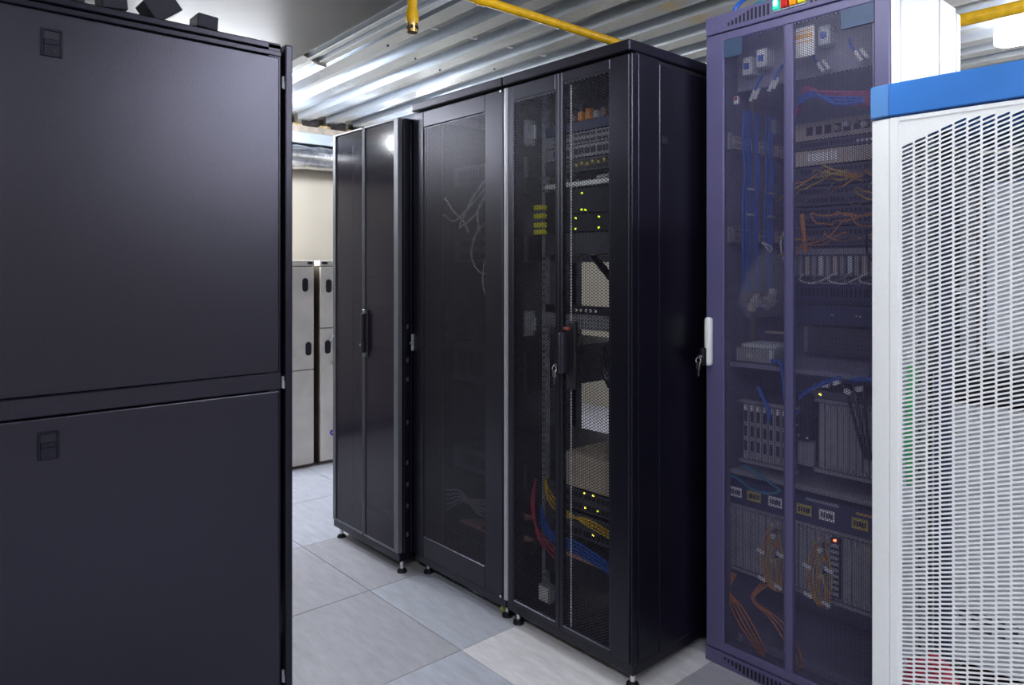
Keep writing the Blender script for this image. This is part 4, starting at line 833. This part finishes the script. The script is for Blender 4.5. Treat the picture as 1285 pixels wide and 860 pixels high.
for k in range(6):
    cable('%s cable tangled under the distribution frame, %s from the left' % ('grey' if k % 2 else 'white', ORD[k]), [(-1.20 + 0.05 * k, ey - 0.002, 1.255), (-1.19 + 0.05 * k, ey - 0.05, 1.235), (-1.14 + 0.05 * k, ey - 0.055, 1.225), (-1.10 + 0.05 * k, ey - 0.035, 1.245), (-1.08 + 0.05 * k, ey - 0.008, 1.26)], 0.003, 'cable_grey' if k % 2 else 'cable_white', 'grey cables under the distribution frame')
# front card cages
def cage(name, label, x0, x1, z0, z1, n, mat_, y=2.12, wins=False):
    t = thing(name, ((x0 + x1) / 2, 2.3, z0), label, 'chassis')
    obj('chassis', bx(x0, x1, y + 0.012, 2.45, z0, z1, 0.002), 'dgrey', t)
    obj('bottom_lip', bx(x0 - 0.012, x1 + 0.012, y - 0.004, y + 0.012, z0 - 0.010, z0, 0.001), 'pgrey', t)
    obj('top_lip', bx(x0 - 0.012, x1 + 0.012, y, y + 0.012, z1, z1 + 0.010, 0.001), 'pgrey', t)
    for k in range(n):
        a = x0 + (x1 - x0) * k / n; b = x0 + (x1 - x0) * (k + 1) / n
        p = obj('blade', bx(a + 0.0012, b - 0.0012, y + 0.002 * (k % 2), y + 0.014, z0 + 0.003, z1 - 0.003, 0.0012), mat_, t)
        if wins:
            bm = B(); c = (a + b) / 2
            for f0, f1 in ((0.16, 0.34), (0.42, 0.60), (0.68, 0.86)): box(bm, c - (b - a) * 0.22, c + (b - a) * 0.22, y - 0.001 + 0.002 * (k % 2), y + 0.006, z0 + (z1 - z0) * f0, z0 + (z1 - z0) * f1)
            obj('blade_window', bm, 'port', p)
        obj('ejector', bx((a + b) / 2 - 0.003, (a + b) / 2 + 0.003, y - 0.006, y + 0.003, z1 - 0.022, z1 - 0.006, 0.001), 'paper' if wins else 'silverl', p)
        obj('ejector', bx((a + b) / 2 - 0.003, (a + b) / 2 + 0.003, y - 0.006, y + 0.003, z0 + 0.006, z0 + 0.018, 0.001), 'silverl', p)
    return t
cage('card_cage', 'card cage of windowed grey blades at mid height, left half of the lavender rack', -1.262, -1.085, 0.655, 0.838, 8, 'pgrey', wins=True)
cage('card_cage', 'card cage of tall plain grey blades at mid height, right half of the lavender rack', -1.010, -0.845, 0.675, 0.875, 9, 'pgrey')
device('junction_box', 'black box with cables in the middle between the two card cages', 'box', -1.076, -1.026, 2.10, 2.3, 0.755, 0.820, 'inner', style='blank', ears=False, leds=((-1.035, 0.765, 'paper'), (-1.065, 0.80, 'pgrey'), (-1.062, 0.77, 'pgrey')))
tag(obj('blanking_cover', bx(-1.076, -1.026, 2.12, 2.14, 0.675, 0.750, 0.003), 'pgrey'), 'plain grey plate under the black box between the two card cages', 'plate')
device('indicator_unit', 'slim dark panel with one amber light above the right card cage ' + P, 'panel', -1.02, -0.84, 2.11, 2.3, 0.890, 0.912, 'dgrey', style='blank', ears=False, leds=((-1.000, 0.900, 'led_y'),))
sh = device('rack_shelf', 'grey tray with thin teal cable loops ' + P, 'shelf', -1.295, -0.84, 2.10, 2.45, 0.605, 0.620, 'pgrey', 'pgrey', style='blank')
for k, pts in enumerate(([(-1.32, 2.095, 0.585), (-1.27, 2.085, 0.60), (-1.20, 2.08, 0.575), (-1.14, 2.08, 0.578), (-1.115, 2.085, 0.590)], [(-1.235, 2.085, 0.645), (-1.19, 2.08, 0.63), (-1.13, 2.08, 0.605), (-1.112, 2.085, 0.590)])):
    cable('thin teal cable looping over the grey tray, %s of two' % ('lower', 'upper')[k], pts, 0.004, 'cable_teal')
bl = thing('label_holder', (-1.07, 2.12, 0.50), 'dark blue strip with white and yellow paper labels across the lavender rack', 'panel')
obj('strip', bx(-1.315, -0.83, 2.122, 2.14, 0.500, 0.585, 0.002), 'navy', bl)
for k, x in enumerate((-1.312, -1.245, -1.172, -1.078, -1.008, -0.912)):
    ll = obj('paper_label', bx(x, x + 0.046, 2.119, 2.1225, 0.525, 0.556), 'paper' if k % 2 == 0 else 'ylabel', bl); ll['label'] = ('white' if k % 2 == 0 else 'yellow') + ' paper label'
    bm = B()
    for q in range(5): box(bm, x + 0.006 + 0.0075 * q, x + 0.0115 + 0.0075 * q, 2.1182, 2.1195, 0.533, 0.548)
    obj('label_print', bm, 'navy' if k % 2 == 0 else 'port', ll, kind='stuff')
obj('grey_strip', bx(-1.05, -0.95, 2.119, 2.1225, 0.572, 0.580), 'silverl', bl); obj('amber_strip', bx(-0.90, -0.85, 2.119, 2.1225, 0.566, 0.573), 'olabel', bl)
cage('card_cage', 'large lower card cage of tall grey blades across the lavender rack', -1.315, -0.832, 0.295, 0.492, 18, 'pgrey')
obj_ = thing('terminal_block', (-0.955, 2.10, 0.30), 'black terminal column with a red light on the lower card cage', 'terminal')
obj('column', bx(-0.967, -0.940, 2.106, 2.1195, 0.31, 0.486, 0.002), 'inner', obj_)
for k in range(9): obj('terminal', bx(-0.964, -0.943, 2.102, 2.107, 0.318 + 0.0175 * k, 0.328 + 0.0175 * k, 0.001), 'zinc', obj_)
obj('indicator_light', bx(-0.958, -0.950, 2.103, 2.1065, 0.476, 0.483, 0.001), 'led_r', obj_)
tag(obj('indicator_lamp', bx(-0.848, -0.842, 2.108, 2.1195, 0.452, 0.470, 0.002), 'led_y'), 'yellow lamp at the right end of the lower card cage', 'lamp')
random.seed(5)
for q, (xa, lb) in enumerate(((-1.155, 'left'), (-1.005, 'right'))):
    for k in range(9):
        x = xa + 0.0042 * k; z = 0.47 - 0.016 * (k % 8)
        m = ('cable_yellow', 'cable_orange', 'cable_yellow', 'cable_olive', 'cable_orange', 'cable_grey')[k % 6]
        cn = {'cable_yellow': 'yellow', 'cable_orange': 'orange', 'cable_olive': 'olive', 'cable_grey': 'grey'}[m]
        cable('%s cable in the %s cable column of the lower card cage' % (cn, lb), [(x, 2.112, z), (x - 0.004, 2.095, z - 0.01), (x - 0.026 + 0.0052 * k, 2.090, (z + 0.29) / 2), (x - 0.016 + 0.003 * k, 2.092, 0.31), (x + random.uniform(-0.008, 0.012), 2.100, 0.272)], 0.0022, m, '%s cables in the %s column' % (cn, lb))
    for k in range(7):
        z = 0.478 - 0.019 * k
        tag(obj('cable_connector', bx(xa + 0.014 * (k % 2), xa + 0.012 + 0.014 * (k % 2), 2.098, 2.116, z - 0.010, z + 0.003, 0.002), ('beige', 'navy', 'paper', 'cable_orange')[k % 4]), 'small connector in the %s cable column of the lower card cage, %s from the top' % (lb, ORD[k]), 'connector', 'connectors in the %s cable column' % lb)
    for k, (dx, z) in enumerate(((-0.038, 0.385), (0.028, 0.392), (-0.035, 0.300), (0.020, 0.292))):
        tag(obj('wire_label', bx(xa + dx, xa + dx + 0.026, 2.086, 2.089, z - 0.005, z + 0.006, rot=Matrix.Rotation(R(15), 3, 'Y')), 'paper'), 'white wire flag on the %s yellow cable column, %s' % (lb, ('upper left', 'upper right', 'lower left', 'lower right')[k]), 'label', 'white flags on the %s yellow cables' % lb)
for k in range(7):
    x = -1.305 + 0.005 * k if k < 4 else -1.205 + 0.008 * (k - 4)
    cable('orange fibre cable near the floor of the lavender rack, %s from the left' % ORD[k], [(x + 0.003 * k, 2.115, 0.275), (x + 0.004 - 0.004 * k, 2.10, 0.22), (x + 0.014 + 0.005 * k, 2.10 + 0.006 * k, 0.17), (x + 0.040 + 0.009 * k, 2.105 + 0.006 * k, 0.12), (x + 0.075 + 0.009 * k, 2.12, 0.07), (x + 0.10, 2.13, 0.035)], 0.0028, 'cable_orange', 'orange fibre cables in the lavender rack')
device('cable_tray', 'dark cable tray at the floor ' + P, 'tray', -1.29, -0.83, 2.16, 2.5, 0.03, 0.06, 'lav_in', 'lav_in', style='blank')

# ------------------------------------------------------------------ white slotted rack with blue cap
EX0, EX1, EY, EB = -0.671, -0.075, 1.65, 2.36
E = thing('server_rack', ((EX0 + EX1) / 2, 2.0, 0), 'white rack with slotted door and blue cap, at the right edge', 'rack')
def prism(pts, z0, z1, bev=0.002):
    bm = B(); n = len(pts); lo = [bm.verts.new((x, y, z0)) for x, y in pts]; hi = [bm.verts.new((x, y, z1)) for x, y in pts]
    bm.faces.new(lo[::-1]); bm.faces.new(hi)
    for k in range(n): bm.faces.new((lo[k], lo[(k + 1) % n], hi[(k + 1) % n], hi[k]))
    bmesh.ops.recalc_face_normals(bm, faces=bm.faces)
    if bev: bmesh.ops.bevel(bm, geom=list(bm.edges), offset=bev, segments=1, affect='EDGES')
    return bm
obj('cap', prism([(EX0 + 0.0415, EY - 0.004), (EX1, EY - 0.004), (EX1, EB), (EX0 + 0.0415, EB)], 1.607, 1.677), 'blue', E)
obj('cap_corner', prism([(EX0, EY + 0.004), (EX0 + 0.041, EY - 0.004), (EX0 + 0.041, EB), (EX0, EB)], 1.6075, 1.677), 'bluel', E)
obj('corner_post', prism([(EX0, EY + 0.012), (EX0 + 0.041, EY), (EX0 + 0.041, EY + 0.04), (EX0, EY + 0.04)], 0.06, 1.603), 'white', E)
obj('corner_post', prism([(EX1 - 0.02, EY), (EX1, EY + 0.008), (EX1, EY + 0.04), (EX1 - 0.02, EY + 0.04)], 0.06, 1.603), 'white', E)
ZS0, ZS1, RP = 0.13, 1.592, 0.0093
SX0, NCOL, CP = -0.6065, 20, 0.0250
bm = B(); frame4(bm, EX0 + 0.042, EX1 - 0.022, 0.06, 1.603, EY, EY + 0.02, 0.018, 0.020, 0.06, 0.010, 0.0015); ed = obj('door', bm, 'white', E)
def slot_door():
    V, F = [], []; n = 12; x0d, x1d = EX0 + 0.060, EX1 - 0.042; y = EY + 0.003; th = 0.0015
    hl, hr, tilt = 0.0110, 0.0028, math.tan(R(18.5))
    nrow = int((ZS1 - ZS0) / RP)
    shape = []
    for k in range(n):
        a = math.pi / 2 + 2 * math.pi * (k + 0.5) / n; cxs = -1 if math.cos(a) < 0 else 1
        shape.append((cxs * (hl - hr) + hr * math.cos(a), hr * math.sin(a)))
    shape = [(u, v + u * tilt) for u, v in shape]
    def outer(hw):
        pts = []
        for u, v in shape:
            pts.append((u, v))
        return pts
    for c in range(NCOL):
        cx = SX0 + CP * (c + 0.5); hw = CP / 2
        # top of each column follows the arched head of the slotted field
        top = 1.548 + 0.0105 * min(c, 4) if c < 15 else 1.590 - 0.0105 * (c - 15)
        lastz = None
        for r_ in range(nrow):
            cz = ZS0 + RP * (r_ + 0.5); hh = RP / 2
            if cz + 0.006 > top: break
            ring = [(cx + math.copysign(hw, u), cz + math.copysign(hh, v - u * tilt) + math.copysign(hw, u) * tilt) if abs(u) > hl - hr + 0.8 * hr else (cx + u, cz + math.copysign(hh, v - u * tilt) + u * tilt) for u, v in shape]
            o = len(V)
            V += [(a, y, b) for a, b in ring] + [(cx + u, y, cz + v) for u, v in shape] + [(cx + u, y + th, cz + v) for u, v in shape]
            for q in range(n):
                q2 = (q + 1) % n
                F.append((o + q, o + q2, o + n + q2, o + n + q)); F.append((o + n + q, o + n + q2, o + 2 * n + q2, o + 2 * n + q))
            lastz = cz + hh
        # solid sheet above and below the slots of this column
        o = len(V); d = hw * tilt
        V += [(cx - hw, y, lastz - d), (cx + hw, y, lastz + d), (cx + hw, y, 1.595), (cx - hw, y, 1.595), (cx - hw, y, 0.10), (cx + hw, y, 0.10), (cx + hw, y, ZS0 + d), (cx - hw, y, ZS0 - d)]
        F.append((o, o + 1, o + 2, o + 3)); F.append((o + 4, o + 5, o + 6, o + 7))
    xr = SX0 + CP * NCOL
    o = len(V); V += [(x0d - 0.004, y, 0.10), (SX0, y, 0.10), (SX0, y, 1.595), (x0d - 0.004, y, 1.595), (xr, y, 0.10), (x1d + 0.004, y, 0.10), (x1d + 0.004, y, 1.595), (xr, y, 1.595)]
    F.append((o, o + 1, o + 2, o + 3)); F.append((o + 4, o + 5, o + 6, o + 7))
    return pydata('slotted_panel', V, F, 'white', ed)
slot_door()
obj('side_panel', bx(EX0, EX0 + 0.006, EY + 0.04, EB, 0.06, 1.605), 'einner', E)
obj('rear_panel', bx(EX0 + 0.006, EX1 - 0.03, EB - 0.008, EB, 0.075, 1.60), 'einner', E)
obj('rear_post', bx(EX1 - 0.03, EX1, EB - 0.03, EB, 0.06, 1.605, 0.003), 'white', E)
obj('base_panel', bx(EX0, EX1, EY + 0.03, EB, 0.05, 0.075, 0.003), 'pgrey', E)
for x in (EX0 + 0.04, EX1 - 0.04):
    for y in (EY + 0.07, EB - 0.06): foot(E, x, y, 0.05)
rail(E, -0.610, 1.77, 0.09, 1.59, 'pgrey', 0.022); rail(E, -0.585, 1.83, 0.09, 1.59, 'navy', 0.030); rail(E, -0.128, 1.80, 0.09, 1.59, 'pgrey', 0.03)
obj('inner_post', bx(-0.615, -0.575, 2.05, 2.09, 0.09, 1.59, 0.003), 'zinc', E); rail(E, -0.560, 2.03, 0.96, 1.50, 'silverl', 0.014)
P = 'in the white slotted rack'
t = thing('equipment_case', (-0.33, 2.1, 1.075), 'upper large pale blank case above the shelf ' + P, 'case')
obj('case_front', bx(-0.525, -0.15, 1.93, 1.95, 1.085, 1.475, 0.004), 'pale', t); obj('case_body', bx(-0.52, -0.155, 1.95, 2.3, 1.078, 1.47), 'pgrey', t)
t = thing('rack_shelf', (-0.37, 2.0, 1.04), 'pale slanted shelf under the upper pale case ' + P, 'shelf')
obj('shelf_plate', bx(-0.640, -0.13, 1.90, 2.3, 1.058, 1.066, 0.002), 'pale', t); obj('shelf_lip', bx(-0.640, -0.13, 1.895, 1.90, 1.030, 1.066, 0.001), 'dgrey', t)
t = thing('equipment_case', (-0.37, 2.1, 0.34), 'lower tall pale case with rows of small sockets ' + P, 'case')
cf = obj('case_front', bx(-0.64, -0.15, 1.93, 1.95, 0.345, 0.955, 0.004), 'pale', t); obj('case_body', bx(-0.635, -0.155, 1.95, 2.3, 0.34, 0.95), 'pgrey', t)
bm = B()
for r_ in range(3):
    for c in range(18): box(bm, -0.605 + 0.026 * c, -0.590 + 0.026 * c, 1.9285, 1.932, 0.430 + 0.017 * r_, 0.438 + 0.017 * r_)
obj('sockets', bm, 'dgrey', cf, kind='stuff')
device('rack_server', 'dark server in the gap between shelf and lower case ' + P, 'server', -0.628, -0.16, 1.945, 2.3, 0.965, 1.028, 'inner', style='vents', n=18)
device('rack_server', 'dark server under the lower case ' + P, 'server', -0.60, -0.16, 1.945, 2.3, 0.215, 0.30, 'inner', style='vents', n=18)
for k in range(4): cable('green cable behind the slots %s, %s from the right' % (P, ORD[3 - k]), [(-0.617 + 0.004 * k, 1.73, 1.06), (-0.620 + 0.004 * k, 1.725, 0.98), (-0.622 + 0.004 * k, 1.725, 0.90), (-0.624 + 0.003 * k, 1.735, 0.82), (-0.63, 1.76, 0.78)], 0.0045, 'cable_green', 'green cables behind the slots')
for k in range(5): cable('red cable bunched near the bottom %s, %s from the front' % (P, ORD[k]), [(-0.64, 1.75 + 0.01 * k, 0.33 + 0.01 * k), (-0.60, 1.74 + 0.01 * k, 0.36 + 0.012 * k), (-0.55, 1.735 + 0.01 * k, 0.35 + 0.010 * k), (-0.50, 1.745, 0.31), (-0.47, 1.77, 0.25)], 0.006, 'cable_red', 'red cables in the white rack')
tag(obj('wire_label', bx(-0.560, -0.528, 1.824, 1.827, 1.225, 1.233), 'paper'), 'small white label behind the upper slots ' + P, 'label')
